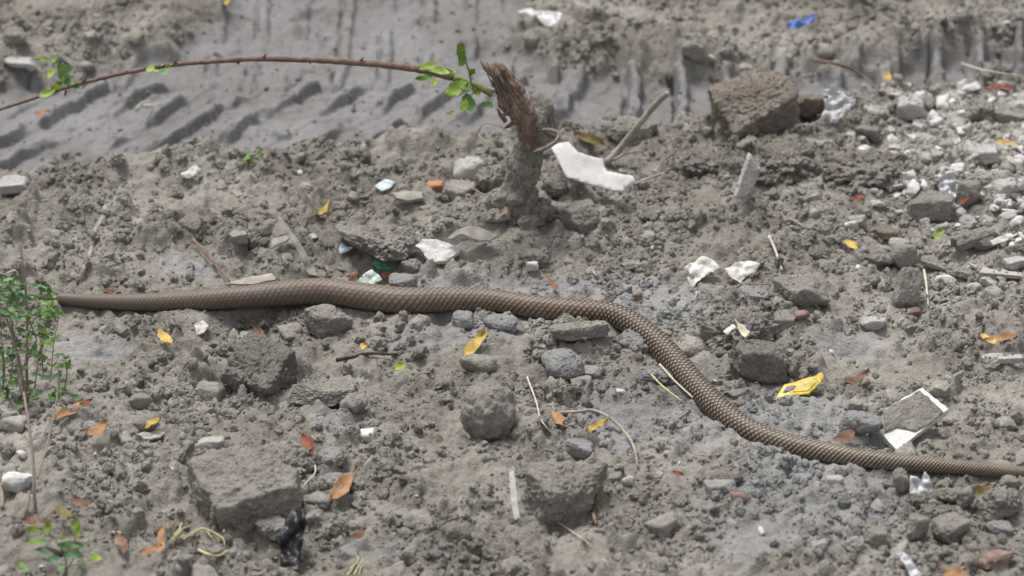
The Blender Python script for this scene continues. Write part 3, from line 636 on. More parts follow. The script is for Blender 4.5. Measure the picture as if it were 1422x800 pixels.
# ------------------------------------------------------------------ weeds at the left edge
def weed(name, label, stems, leaves, Yref, cat='plant', seed=1):
    foot = at(*Yref); Y = foot[1]; s = pxs(foot); root = empty(name, foot); q = random.Random(seed)
    for (pts, w, m) in stems:
        P = [onY(a, b, Y+(c if c else 0)) for a, b, c in pts]
        tube_obj('stem', P, np.linspace(w, w*.55, len(P))*s/2, m, root, 6, 6, int(pts[0][0]), .12)
    for (a, b, ax, ay, L, W, m) in leaves:
        yy = Y+q.uniform(-.05, .05); l = math.hypot(ax, ay); ax, ay = ax/l*L/2, ay/l*L/2
        z0 = T(onY(a, b, yy)[0], yy)
        p0 = onY(a-ax, b-ay, yy+q.uniform(-.008, .008)); p1 = onY(a+ax, b+ay, yy+q.uniform(-.012, .004))
        if min(p0[2], p1[2]) < z0+.004:
            p0 = at(a-ax, b-ay, .006); p1 = at(a+ax, b+ay, .006)
        place_leaf('leaf', p0, p1, W*s, m, q.uniform(0, .2), q.uniform(.05, .2), q.uniform(.35, 1), root, int(a+b), q.uniform(-.4, .4))
    return tag(root, label, cat)
q = random.Random(12); lv = []
for (cx, cy, nn, sx_, sy_, ms) in [(14, 392, 9, 14, 10, 'l_dark l_green'), (26, 404, 7, 18, 7, 'l_green l_dark'), (14, 436, 10, 16, 8, 'l_green l_green l_dark'), (46, 440, 9, 20, 7, 'l_green l_fresh'), (66, 452, 10, 12, 14, 'l_green l_dark l_dark'), (70, 428, 4, 10, 6, 'l_lime l_fresh'), (26, 484, 8, 20, 8, 'l_green'), (50, 490, 4, 8, 6, 'l_green'), (6, 500, 6, 10, 14, 'l_green l_dark'), (60, 474, 6, 9, 6, 'l_lime l_fresh l_yellow'), (93, 506, 5, 8, 12, 'l_green l_fresh'), (56, 528, 4, 16, 5, 'l_fresh l_green'), (6, 545, 8, 12, 8, 'l_green l_dark'), (52, 551, 5, 10, 6, 'l_green'), (98, 555, 4, 14, 4, 'l_green l_fresh'), (48, 412, 6, 16, 6, 'l_green l_fresh'), (30, 418, 6, 20, 6, 'l_dark l_green'), (10, 415, 8, 12, 12, 'l_dark l_green'), (20, 460, 7, 22, 10, 'l_dark l_green'), (20, 520, 9, 22, 14, 'l_green l_fresh'), (72, 500, 7, 14, 18, 'l_green l_fresh'), (30, 552, 8, 26, 8, 'l_green l_fresh'), (88, 535, 6, 12, 14, 'l_green'), (60, 400, 6, 14, 8, 'l_green l_fresh'), (78, 415, 5, 8, 8, 'l_green l_fresh')]:
    for i in range(int(nn*1.3)):
        a = q.uniform(-.5, .5) if q.random() < .7 else q.uniform(-1.5, 1.5)
        lv.append((cx+q.gauss(0, .85)*sx_, cy+q.gauss(0, .85)*sy_, math.cos(a)*q.choice((-1, 1)), math.sin(a), q.uniform(8, 20), q.uniform(4, 8.5), q.choice(ms.split())))
weed('leafy_weed', 'bushy green weed hiding the left end of the snake', [([(44, 640, -.03), (40, 590, -.03), (34, 545, -.03), (24, 490, -.02), (8, 440, -.01), (-12, 405, 0)], 5.5, 'stem'), ([(38, 560, 0), (37, 500, -.02), (38, 455, -.02), (37, 420, -.02), (33, 380, -.02), (28, 335, 0)], 4.5, 'stem'), ([(20, 470, 0), (14, 430, 0), (18, 395, 0), (24, 365, 0)], 3, 'greenstem'), ([(55, 500, 0), (62, 460, 0), (66, 430, 0), (60, 408, 0)], 3, 'greenstem'), ([(10, 380, 0), (22, 376, 0), (27, 392, 0), (28, 405, 0)], 3, 'straw'), ([(25, 520, 0), (45, 488, 0), (52, 470, 0)], 3, 'greenstem'), ([(0, 560, 0), (6, 520, 0), (4, 480, 0)], 3, 'greenstem'), ([(90, 540, 0), (93, 515, 0), (90, 495, 0)], 2.5, 'greenstem')]+[([(x_, y_, 0), (x_+dx_*.4, y_-h_*.6, -.01), (x_+dx_, y_-h_, -.02)], 1.8, ['greenstem', 'stem', 'straw'][k_ % 3]) for k_, (x_, y_, dx_, h_) in enumerate([(5, 540, -6, 120), (15, 530, 14, 110), (30, 550, -18, 90), (48, 540, 22, 100), (60, 520, -10, 80), (10, 470, 30, 70), (35, 480, 30, 60), (70, 530, 12, 90), (20, 560, 40, 70), (-5, 500, 30, 110), (50, 470, -30, 50), (80, 560, 10, 60)])], lv, (40, 556), seed=3)
tag(stick('dead_stalk', 'thin dry reddish stalk rising beside the bushy weed on the left', [(50, 715, .0), (47, 680, .03), (46, 640, .055), (40, 590, .085), (33, 545, .11)], 5.5, 'stem', 'stalk'))
stick('dead_stalk', 'thin dry side stalk leaning right of the weed', [(52, 665, .01), (62, 630, .02), (72, 590, .04), (80, 545, .06), (82, 500, .08)], 3.2, 'stem', 'stalk')
stick('dead_stalk', 'short dry stub at the foot of the reddish stalk', [(34, 722, .004), (37, 705, .012), (41, 683, .02)], 5, 'stem', 'stalk', taper=1)
stick('dead_stalk', 'dry brown stalk cut by the left edge above the low seedling', [(3, 705, .004), (2, 680, .015), (-4, 650, .03)], 6, 'stem', 'stalk', taper=1)
weed('seedling', 'small seedling with lime and dark green leaves at bottom left', [([(88, 812, 0), (92, 785, 0), (86, 762, 0), (68, 740, 0)], 3, 'greenstem'), ([(88, 800, 0), (104, 770, 0), (104, 745, 0)], 2.6, 'greenstem'), ([(86, 790, 0), (118, 780, 0), (135, 774, 0)], 2, 'greenstem')],
     [(47, 735, -1, .0, 26, 9, 'l_lime'), (66, 733, -.1, 1, 22, 11, 'l_lime'), (106, 733, .1, 1, 28, 15, 'l_lime'), (49, 751, -1, .05, 30, 10, 'l_fresh'), (96, 756, 1, -.1, 36, 11, 'l_green'), (62, 763, -1, .0, 24, 9, 'l_dark'), (103, 770, 1, .1, 30, 13, 'l_dark'), (72, 777, -1, .2, 22, 12, 'l_dark'), (85, 791, -.5, .8, 18, 13, 'l_dark'), (114, 783, .8, .5, 15, 7, 'l_dark'), (134, 774, 1, .1, 20, 10, 'l_lime'), (34, 796, .5, .9, 28, 15, 'l_fresh'), (90, 745, .6, -.4, 14, 6, 'l_lime'), (112, 757, 1, -.2, 20, 8, 'l_green')], (88, 808), seed=5)
weed('seedling', 'tiny pale seedling sprouting at the near edge of the tyre track', [([(352, 232, 0), (350, 222, 0), (345, 214, 0)], 2, 'greenstem')], [(334, 226, -1, .2, 16, 9, 'l_green'), (344, 218, .3, -1, 14, 7, 'l_fresh'), (360, 213, .7, -.8, 14, 8, 'l_fresh'), (348, 226, .7, .5, 11, 7, 'l_rot')], (351, 232), seed=6)

# ------------------------------------------------------------------ named rocks and lumps
G = 'rocks lying in the rubble'
rock('boulder', 'rounded dusty boulder standing alone below the middle of the snake', 'rock', 678, 573, 82, 84, 92, 'ball', 'stone', .16, 15, 21, group=G)
rock('boulder', 'largest block of grey earth with a broken flat top, bottom left', 'rock', 342, 694, 150, 124, 116, 'block', 'stone', .4, 28, 5, (8, -6), group=G)
rock('boulder', 'dusty mound of earth resting behind the largest block', 'rock', 385, 654, 124, 100, 62, 'heap', 'stone', .42, 10, 61, group=G)
rock('rock', 'lumpy pale clod at the right foot of the largest block', 'rock', 378, 735, 55, 45, 36, 'clod', 'stone', .25, 10, 8, group=G)
rock('rock', 'angular rock with a dark brown flank below the dark gap under the snake', 'rock', 362, 518, 105, 84, 70, 'block', 'dark', .36, -25, 14, (14, 14), group=G)
rock('rock', 'crumbly earth lump on the left end of the dark flanked rock', 'rock', 326, 490, 72, 60, 44, 'heap', 'stone', .4, 0, 15, group=G)
rock('flat_stone', 'flat crusted slab with a dark overhanging front edge', 'slab', 450, 545, 104, 56, 24, 'slab', 'stone', .1, -4, 23, (-8, 3), group=G)
rock('rock', 'folded angular clod just below the snake left of its middle', 'rock', 456, 446, 56, 50, 42, 'shard', 'stone', .2, 30, 25, group=G)
cc = rock('concrete_chunk', 'wedge of dirty concrete with a white plaster edge, bottom middle', 'concrete', 778, 684, 116, 100, 84, 'block', 'stone', .36, -14, 41, (8, 6), group=G)
sheet('plaster_layer', [(707, 656), (714, 653), (718, 690), (722, 718), (715, 722), (709, 690)], 'glaze', .9, 0, .005, .001, .032, cc, 3)
rock('rock', 'dark faced rock with a pale upper edge right of the snake bend', 'rock', 1054, 502, 86, 64, 52, 'block', 'dark', .22, 14, 44, (-12, 8), group=G)
rock('mud_mound', 'lumpy mud heaped on top of the dark faced rock', 'mud', 1032, 466, 116, 100, 68, 'heap', 'stone', .4, 20, 46, group=G)
rock('rock', 'small dark round lump left of the dark faced rock', 'rock', 1000, 490, 20, 18, 17, 'round', 'dark', .2, 0, 47, group=G)
rock('boulder', 'big brown block standing at the edge of the tyre track', 'rock', 1046, 148, 120, 96, 76, 'block', 'brown', .14, 24, 58, (10, -6), group=G)
rock('rock', 'dark brown lump beside the crumpled clear plastic near the track', 'rock', 1122, 148, 52, 42, 46, 'clod', 'brown', .1, 0, 54, group=G)
rock('rock', 'rough pale lump behind the leaning grey stick', 'rock', 872, 182, 86, 60, 36, 'clod', 'stone', .2, 0, 57, group=G)
rock('stone', 'pale speckled stone left of the stump', 'stone', 652, 234, 46, 42, 40, 'round', 'pale', .25, 0, 58, group=G)
rock('stone', 'dusty stone touching the left side of the stump', 'stone', 680, 250, 52, 44, 40, 'clod', 'stone', .25, 0, 59, group=G)
rock('stone', 'rounded grey stone half sunk in clay below the snake middle', 'stone', 780, 508, 60, 66, 46, 'round', 'blue', .42, 25, 62, group=G)
rock('stone', 'smooth bluish grey stone right of the rounded boulder', 'stone', 806, 620, 54, 46, 28, 'round', 'blue', .25, -15, 63, group=G)
rock('stone', 'smooth clay lump inside the arc of the bent twig', 'stone', 862, 622, 40, 52, 26, 'round', 'blue', .35, 5, 64, group=G)
rock('pebble', 'round grey pebble below the arc of the bent twig', 'pebble', 853, 665, 22, 20, 19, 'round', 'stone', .2, 0, 65, group=G)
rock('pebble', 'yellowish pebble touching the round grey pebble', 'pebble', 872, 669, 20, 17, 18, 'clod', 'pale', .2, 0, 66, group=G)
rock('stone', 'grey stone beside the red leaf above the largest block', 'stone', 456, 637, 48, 40, 28, 'round', 'blue', .25, -20, 67, group=G)
rock('stone', 'grey stone under the curled orange leaf', 'stone', 468, 668, 46, 40, 24, 'round', 'blue', .35, 10, 68, group=G)
rock('stone', 'dusty round stone tucked against the snake belly at its middle', 'stone', 641, 443, 36, 32, 28, 'round', 'blue', .2, 0, 71, group=G)
rock('stone', 'long grey stone just right of the belly stone', 'stone', 696, 452, 52, 32, 22, 'round', 'blue', .25, -20, 72, group=G)
rock('flat_stone', 'thin crusted slab over a dark crevice below the snake', 'slab', 805, 459, 84, 44, 22, 'slab', 'stone', .05, 8, 73, (-12, -4), group=G)
rock('stone', 'grey clay lump under the snake before its bend', 'stone', 885, 478, 70, 50, 34, 'clod', 'blue', .35, -30, 74, group=G)
rock('stone', 'long grey clay lump beneath the snake bend', 'stone', 915, 522, 64, 44, 30, 'clod', 'blue', .35, -35, 75, group=G)
rock('stone', 'smooth pale grey stone below the torn stained paper', 'stone', 1052, 411, 56, 46, 28, 'round', 'blue', .3, 0, 76, group=G)
rock('clod', 'wide flat topped earth block right of the pale grey stone', 'clod', 1112, 408, 72, 60, 40, 'block', 'stone', .3, 20, 77, group=G)
rock('stone', 'pointed grey stone above the orange brick chip', 'stone', 1090, 448, 40, 34, 26, 'shard', 'stone', .3, 15, 78, group=G)
rock('flat_stone', 'wide mud slab roofing the dark hollow with green litter', 'slab', 534, 338, 136, 96, 34, 'clod', 'stone', .02, 6, 81, (-2, 5), group=G)
rock('stone', 'grey stone at the right mouth of the dark hollow', 'stone', 558, 393, 44, 34, 24, 'round', 'blue', .3, 0, 82, group=G)
rock('stone', 'brownish lump between the hollow and the white flat stone', 'stone', 573, 370, 32, 28, 26, 'clod', 'stone', .25, 0, 83, group=G)
rock('stone', 'smooth bluish rounded stone just above the snake tail', 'stone', 1192, 589, 62, 56, 38, 'round', 'blue', .25, 0, 84, group=G)
rock('tile_shard', 'triangular grey tile shard leaning under a round stone on the right', 'tile', 1262, 398, 40, 20, 62, 'shard', 'stone', .15, 10, 91, (-28, 14), group=G)
rock('stone', 'round grey stone sitting above the triangular tile shard', 'stone', 1253, 355, 40, 36, 38, 'round', 'stone', .2, 0, 92, group=G)
rock('stone', 'dusty round clod left of the round grey stone', 'stone', 1222, 358, 36, 34, 30, 'clod', 'stone', .25, 0, 93, group=G)
rock('flat_stone', 'thin flat tile piece lying right of the round grey stone', 'tile', 1298, 368, 42, 24, 11, 'slab', 'stone', .05, -18, 94, (-8, 8), group=G)
rock('flat_stone', 'second thin tile piece overlapping the first on the right', 'tile', 1334, 378, 44, 22, 11, 'slab', 'stone', .0, -20, 95, (-8, 8), group=G)
rock('flat_stone', 'dusty plank-like stone with a mossy dark end, upper right', 'slab', 1350, 330, 80, 26, 22, 'slab', 'stone', .1, 38, 96, (0, 0), group=G)
rock('stone', 'dark mossy stone at the lower end of the plank-like stone', 'stone', 1362, 337, 44, 30, 22, 'round', 'dark', .2, 0, 97, group=G)
rock('tile_shard', 'dagger shaped grey shard standing out of the dug soil', 'tile', 1038, 250, 30, 13, 70, 'shard', 'pale', .15, 15, 98, (-20, 34), group=G)
rock('mud_mound', 'darkest heap of crumbly brown mud above the pit, upper right', 'mud', 1205, 240, 150, 130, 62, 'heap', 'mud', .5, 0, 101, group=G)
rock('mud_mound', 'crumbly brown mud heap in front of the big brown block', 'mud', 1085, 228, 130, 110, 52, 'heap', 'mud', .52, 30, 102, group=G)
rock('mud_mound', 'lumpy mud heap left of the dagger shaped shard', 'mud', 985, 230, 110, 90, 42, 'heap', 'mud', .52, 0, 103, group=G)
rock('clod', 'faceted earth clod under the white sheet near the stump', 'clod', 806, 305, 56, 44, 46, 'block', 'stone', .25, 30, 104, group=G)
rock('stone', 'pale flat stone by the left edge above the twig', 'stone', 20, 257, 52, 36, 20, 'shard', 'pale', .15, 0, 105, group=G)
rock('plaster_chunk', 'white plaster lump by the dry stalk at the left edge', 'plaster', 24, 669, 46, 36, 24, 'block', 'white', .15, 10, 106, group=G)
rock('stone', 'mottled brown and white stone above the snake middle', 'stone', 745, 357, 44, 36, 28, 'clod', 'mud', .2, 0, 108, group=G)
rock('plaster_chunk', 'small white piece stuck below the mottled brown stone', 'plaster', 739, 369, 18, 14, 14, 'block', 'white', .1, 0, 109, group=G)
rock('stone', 'pale grey stone above the small dark pit, right', 'stone', 1212, 449, 40, 32, 24, 'round', 'pale', .2, 0, 111, group=G)
rock('stone', 'brown flecked stone near the tail below the snake', 'stone', 1008, 662, 44, 38, 26, 'round', 'brown', .2, 20, 112, group=G)
rock('stone', 'reddish brown pebble below the brown flecked stone', 'stone', 1026, 693, 26, 22, 20, 'round', 'brick', .2, 0, 113, group=G)
rock('stone', 'tall pale stone touching the thin white plastic under the tail', 'stone', 1251, 668, 28, 26, 40, 'round', 'stone', .2, 0, 114, (0, 6), group=G)
rock('clod', 'large faceted clod in the lower right corner rubble', 'clod', 1316, 738, 52, 46, 44, 'block', 'stone', .2, 20, 115, group=G)
rock('clod', 'leaning two-lobed clod left of the large faceted clod', 'clod', 1273, 734, 36, 34, 46, 'clod', 'stone', .2, 10, 116, (0, 18), group=G)
rock('clod', 'biggest crumbly clod under the tail tip by the right edge', 'clod', 1390, 698, 66, 56, 46, 'clod', 'stone', .2, 0, 117, group=G)
rock('clod', 'round clod between the crumbly clod and the tail', 'clod', 1402, 672, 30, 26, 26, 'round', 'stone', .2, 0, 118, group=G)
rock('clod', 'oblong grey clod near the lower right edge', 'clod', 1388, 732, 40, 28, 22, 'round', 'blue', .2, -8, 119, group=G)
rock('clod', 'wide clod beside the amber leaf under the tail', 'clod', 1316, 688, 36, 30, 28, 'clod', 'stone', .2, 0, 120, group=G)
rock('clod', 'double clod right of the wide clod under the tail', 'clod', 1340, 692, 30, 26, 32, 'clod', 'stone', .2, 0, 121, group=G)
rock('stone', 'small stone with dark base left of the tail rubble', 'stone', 1192, 731, 28, 20, 16, 'round', 'stone', .2, 0, 122, group=G)
rock('clod', 'angular pale clod left of the double clod row, lower right', 'clod', 1215, 745, 34, 28, 30, 'block', 'stone', .25, 0, 123, group=G)
rock('stone', 'oblong pebble in the clay flat at lower right', 'pebble', 1160, 667, 26, 16, 12, 'slab', 'pale', .1, 0, 124, group=G)
rock('stone', 'grey stone by the orange leaf at far left', 'stone', 97, 594, 44, 36, 24, 'round', 'stone', .2, 10, 125, group=G)
rock('stone', 'pale pointed stone left of the largest block', 'stone', 292, 618, 40, 28, 24, 'shard', 'pale', .2, 0, 126, group=G)
rock('stone', 'rounded stone holding the small yellow leaf, left', 'stone', 205, 587, 40, 32, 22, 'round', 'stone', .2, 0, 127, group=G)
rock('stone', 'rounded stone right of the leafy weed', 'stone', 195, 556, 34, 28, 24, 'round', 'stone', .2, 0, 128, group=G)
rock('plaster_chunk', 'white chip with a brown cap left of the rounded boulder', 'plaster', 509, 604, 26, 22, 20, 'block', 'dirtypaper' , .15, 0, 129, group=G)
rock('brick_chip', 'orange red brick chip right of the pointed grey stone', 'brick', 1114, 437, 26, 16, 11, 'shard', 'brick', .1, 20, 130, group=G)
rock('brick_chip', 'tiny red brick bit above the snake bend', 'brick', 886, 411, 12, 10, 12, 'block', 'brick', .1, 0, 131, group=G)
rock('brick_chip', 'brown brick chip beneath the triangular tile shard', 'brick', 1269, 434, 22, 16, 14, 'shard', 'brick', .15, 0, 132, group=G)
rock('brick_chip', 'dull red brick shard in the bottom right corner', 'brick', 1383, 776, 56, 30, 22, 'shard', 'brick', .15, 25, 133, group=G)
rock('brick_chip', 'orange brick bit on the far side of the tyre track', 'brick', 1062, 48, 16, 12, 10, 'block', 'brick', .1, 0, 134, group=G)
rock('brick_chip', 'orange brick crumb left of the stump in the bank soil', 'brick', 604, 259, 26, 18, 14, 'block', 'l_orange', .1, 0, 135, group=G)
rock('clod', 'round clod at the far side of the tyre track, top middle', 'clod', 736, 54, 28, 24, 22, 'round', 'stone', .2, 0, 136, group=G)
rock('clod', 'dark lump in the ridge behind the track, right of the stump', 'clod', 962, 70, 36, 26, 30, 'block', 'stone', .2, 0, 137, group=G)
rock('clod', 'broad clod in the far left corner mud', 'clod', 22, 50, 40, 34, 26, 'clod', 'stone', .2, 0, 138, group=G)
rock('plaster_chunk', 'pale broken slab lying at the far left behind the shoot', 'plaster', 28, 87, 50, 26, 12, 'shard', 'pale', .1, 0, 139, group=G)
for (a, b, w, d, h, kd, m, sd_, lb) in [(1220, 155, 40, 34, 26, 'clod', 'pale', 201, 'pale clod nearest the yellow leaf by the track, upper right rubble'), (1265, 150, 44, 36, 32, 'block', 'pale', 202, 'squared pale lump left of centre in the upper right rubble'), (1290, 145, 30, 26, 24, 'round', 'stone', 203, 'grey round lump behind the squared pale lump'), (1360, 150, 60, 40, 30, 'clod', 'stone', 204, 'wide crusty clod below the white chip, upper right'), (1362, 215, 56, 40, 26, 'slab', 'pale', 205, 'tilted pale slab in the upper right rubble'), (1395, 160, 70, 26, 18, 'slab', 'stone', 206, 'long stone bar at the right edge near the red leaf'), (1290, 285, 70, 44, 36, 'block', 'stone', 207, 'squared earth block left of the crumpled grey paper'), (1345, 270, 34, 28, 44, 'block', 'stone', 208, 'upright earth block right of the crumpled grey paper'), (1395, 262, 40, 34, 28, 'block', 'pale', 209, 'pale block by the right edge among plaster bits'), (1412, 150, 36, 26, 22, 'shard', 'pale', 210, 'pale shard cut by the right edge near the red leaf'), (1210, 185, 44, 34, 28, 'clod', 'stone', 211, 'rounded clod right of the crumpled clear plastic'), (1408, 365, 34, 24, 16, 'slab', 'pale', 212, 'pale slab end at the right edge below the plank-like stone'), (1390, 380, 66, 24, 10, 'slab', 'pinkish', 213, 'long pinkish tile strip at the right edge'), (1230, 325, 34, 26, 20, 'round', 'brown', 214, 'brownish stone with a pale rim above the dusty round clod'), (1392, 498, 60, 22, 12, 'slab', 'pale', 215, 'pale splinter of stone at the right edge below the orange leaf')]:
    rock('rubble_lump', lb, 'rubble', a, b, w, d, h, kd, m, .2, (sd_*37) % 60-30, sd_, group='lumps of rubble at the right')
# the tile with its glazed face and crust of mud
tl = sheet('glazed_tile', [(1226, 613), (1229, 573), (1279, 545), (1315, 575), (1281, 602), (1243, 631)], 'glaze', .42, .1, .012, .0006, .014, None, 3, 'broken white glazed tile caked with mud above the snake tail', 'tile', None, freq=60)
sheet('mud_crust', [(1228, 602), (1227, 571), (1252, 557), (1277, 543), (1310, 574), (1298, 584), (1284, 593), (1270, 600), (1256, 596), (1244, 594)], 'stone', .42, .1, .0028, .003, .0125, tl, 5, freq=70, fine=.0012)
for (a, b, w, h) in ((700, 278, 46, 34), (752, 292, 52, 30), (770, 262, 44, 34), (735, 306, 40, 22), (690, 300, 40, 22), (762, 215, 34, 26)):
    rock('mud_clump', {700: 'mud clump at the left foot of the stump', 752: 'mud clump at the right foot of the stump', 770: 'dark mud clump under the left end of the white sheet', 735: 'low mud clump in front of the stump foot', 690: 'low mud clump left of the pale broken root', 762: 'mud clump in the crook of the stump root'}[a], 'mud', a, b, w, w*.8, h, 'clod', 'mud' if a > 740 else 'stone', .25, a % 50, a)

# ------------------------------------------------------------------ litter
sheet('white_sheet', [(765, 205), (776, 200), (790, 198), (797, 206), (803, 213), (820, 218), (838, 222), (838, 230), (843, 238), (862, 243), (880, 247), (883, 254), (868, 262), (864, 268), (848, 265), (822, 258), (802, 252), (786, 247), (774, 222)], 'foam', .55, -.25, .002, .0022, .05, None, 2, 'large torn white sheet lying right of the stump', 'sheet', None, freq=14, curl=.012, fine=.0007)
wr = sheet('sweet_wrapper', [(1075, 558), (1089, 534), (1104, 531), (1140, 519), (1145, 524), (1134, 537), (1123, 549), (1100, 552)], 'wrap_yellow', .35, .0, .001, .003, .012, None, 4, 'yellow sweet wrapper lying right of the snake', 'wrapper')
sheet('printed_panel', [(1096, 537), (1106, 533), (1134, 524), (1137, 528), (1122, 544), (1096, 547)], 'wrap_dull', .35, 0, .0006, .003, .0011, wr, 4)
sheet('printed_panel', [(1087, 546), (1092, 538), (1105, 536), (1101, 543)], 'wrap_violet', .35, 0, .0006, .003, .0022, wr, 4)
wr = sheet('candy_wrapper', [(1020, 443), (1028, 450), (1040, 455), (1042, 462), (1034, 470), (1028, 462)], 'wrap_cream', .6, .1, .001, .003, .045, None, 5, 'cream wrapper scrap stuck in the lumpy mud mound', 'wrapper')
sheet('printed_panel', [(1033, 450), (1043, 452), (1044, 459), (1037, 457)], 'wrap_violet', .6, .1, .0008, .003, .0012, wr, 5)
sheet('plastic_scrap', [(1004, 460), (1018, 450), (1023, 455), (1010, 466)], 'dirtypaper', .5, 0, .001, .003, .04, None, 7, 'pale folded scrap left of the cream wrapper scrap', 'scrap')
sheet('stained_paper', [(948, 374), (975, 356), (992, 362), (1000, 372), (986, 380), (968, 392), (962, 400), (955, 388)], 'dirtypaper', .5, 0, .0012, .0045, .015, None, 8, 'larger torn stained paper right of the snake', 'paper', None, freq=45, fine=.002)
sheet('stained_paper', [(1006, 376), (1022, 365), (1040, 362), (1056, 366), (1048, 378), (1036, 384), (1028, 393), (1014, 386)], 'dirtypaper', .5, 0, .0012, .005, .015, None, 9, 'smaller torn paper just right of the larger stained one', 'paper', None, freq=50, fine=.002)
sheet('clear_plastic', [(1140, 122), (1156, 122), (1178, 132), (1190, 130), (1186, 146), (1170, 160), (1160, 172), (1150, 172), (1138, 168), (1146, 150)], 'plastic', .75, .1, .0031, .008, .03, None, 10, 'crumpled clear plastic beside the big brown block', 'plastic', None, freq=38, fine=.003)
sheet('paper_scrap', [(250, 243), (262, 234), (274, 230), (280, 236), (272, 244), (258, 248)], 'foam', .5, 0, .001, .006, .012, None, 11, 'bright white crumpled scrap by the near edge of the track', 'scrap', None, freq=60)
sheet('paper_strip', [(1302, 242), (1312, 234), (1324, 240), (1330, 262), (1326, 280), (1330, 296), (1318, 300), (1316, 282), (1306, 266)], 'plastic', .7, .2, .001, .008, .022, None, 12, 'crumpled light grey paper standing among the right rubble', 'paper', None, freq=60, fine=.002)
sheet('white_plastic', [(1262, 686), (1264, 660), (1274, 662), (1280, 670), (1284, 655), (1290, 662), (1296, 684), (1280, 688)], 'plastic', .8, 0, .0008, .005, .016, None, 13, 'thin white plastic sticking up just under the tail', 'plastic', None, freq=70, fine=.002)
sheet('white_plastic', [(1245, 768), (1254, 766), (1268, 780), (1280, 800), (1266, 806), (1256, 786)], 'plastic', .5, 0, .0008, .006, .012, None, 14, 'frayed white plastic shred at the bottom right', 'plastic', None, freq=90, fine=.003)
sheet('black_plastic', [(390, 745), (398, 718), (408, 707), (420, 710), (426, 728), (420, 748), (418, 772), (412, 800), (412, 830), (386, 830), (388, 790)], 'blackbag', .65, .2, .0015, .01, .034, None, 15, 'black plastic bag strip at the foot of the largest block', 'bag', None, freq=32, fine=.002)
sheet('blue_plastic', [(1092, 34), (1104, 28), (1118, 26), (1130, 19), (1132, 30), (1116, 35), (1098, 42)], 'bluebag', .5, 0, .001, .006, .02, None, 16, 'blue plastic scrap beyond the tyre track', 'plastic', None, freq=60)
sheet('pale_plastic', [(718, 16), (736, 12), (756, 20), (776, 16), (788, 24), (778, 40), (758, 36), (740, 26)], 'plastic', .3, 0, .001, .006, .006, None, 17, 'pale crumpled plastic at the top of the far track', 'plastic', None, freq=50)
sheet('bent_card', [(388, 300), (398, 312), (424, 350), (442, 386), (428, 382), (414, 350), (398, 326), (380, 330), (378, 322)], 'greypaper', .7, .35, .002, .003, .042, None, 18, 'bent grey card strip leaning just above the snake', 'card', None, freq=25)
sheet('bent_card', [(380, 330), (396, 324), (404, 330), (388, 340), (376, 348)], 'greypaper', .5, -.5, .0016, .004, .02, None, 19, 'small folded card piece under the bent grey strip', 'card', None, freq=25)
sheet('curled_plate', [(620, 328), (634, 320), (655, 316), (672, 318), (692, 324), (680, 332), (664, 334), (640, 328), (628, 332)], 'greypaper', .3, 0, .002, .003, .03, None, 20, 'curled dusty plate with a dark gap beneath, left of the stump foot', 'plate', None, freq=20, curl=-.03)
sheet('green_wrapper', [(516, 366), (522, 362), (536, 368), (546, 372), (540, 376), (524, 374)], 'teal', .7, 0, .001, .003, .012, None, 21, 'dark green wrapper edge inside the dark hollow', 'wrapper', None, freq=70)
sheet('mint_wrapper', [(496, 392), (504, 382), (516, 374), (526, 382), (531, 388), (518, 396), (506, 400)], 'mint', .7, 0, .001, .003, .016, None, 22, 'white and mint wrapper at the mouth of the dark hollow', 'wrapper', None, freq=60)
sheet('rusty_wrapper', [(483, 386), (490, 378), (496, 380), (494, 390), (486, 394)], 'rust', .7, 0, .001, .003, .014, None, 23, 'small rusty wrapper left of the mint wrapper', 'wrapper', None, freq=60)
sheet('brown_lining', [(528, 378), (546, 374), (546, 384), (532, 388)], 'rust', .6, 0, .001, .003, .008, None, 24, 'brown scrap behind the mint wrapper in the hollow', 'scrap', None, freq=60)
sheet('blue_paper', [(470, 346), (474, 338), (482, 342), (492, 344), (484, 350), (472, 352)], 'tyre_blue', .4, 0, .001, .004, .01, None, 25, 'pale blue paper scrap on the mud slab above the snake', 'paper', None, freq=60)
sheet('blue_paper', [(520, 258), (534, 250), (548, 252), (542, 262), (530, 266)], 'tyre_blue', .4, 0, .001, .004, .008, None, 26, 'pale blue paper scrap in the bank left of the stump', 'paper', None, freq=60)
sheet('pink_chip', [(312, 397), (330, 390), (352, 385), (378, 382), (384, 390), (350, 396)], 'pinkish', .5, 0, .004, .002, .012, None, 27, 'long pale pinkish chip just behind the snake, left', 'chip', None, freq=30)
sheet('flat_white_stone', [(576, 345), (587, 337), (605, 336), (623, 341), (639, 353), (627, 361), (616, 367), (596, 367), (588, 354)], 'white', .35, 0, .007, .002, .014, None, 37, 'flat white stone above the middle of the snake', 'stone', None, freq=40, fine=.0015)
sheet('white_chip', [(1328, 118), (1336, 112), (1356, 114), (1362, 124), (1344, 128), (1330, 126)], 'white', .5, 0, .004, .004, .012, None, 28, 'bright white chip on the track lip at upper right', 'plaster', None, freq=50)
sheet('white_chip', [(1232, 190), (1238, 186), (1252, 200), (1246, 208), (1234, 206)], 'white', .6, 0, .004, .003, .012, None, 29, 'white triangular chip in the upper right rubble', 'plaster', None, freq=50)
sheet('white_chip', [(1374, 336), (1386, 330), (1410, 322), (1412, 328), (1392, 338), (1378, 342)], 'white', .5, 0, .004, .003, .012, None, 30, 'long white chip at right beside the plank-like stone', 'plaster', None, freq=50)
sheet('white_chip', [(1224, 126), (1232, 122), (1250, 128), (1262, 132), (1252, 136), (1232, 132)], 'pinkish', .5, 0, .004, .004, .012, None, 31, 'pale curved chip on the track lip near the curved twig', 'plaster', None, freq=50)
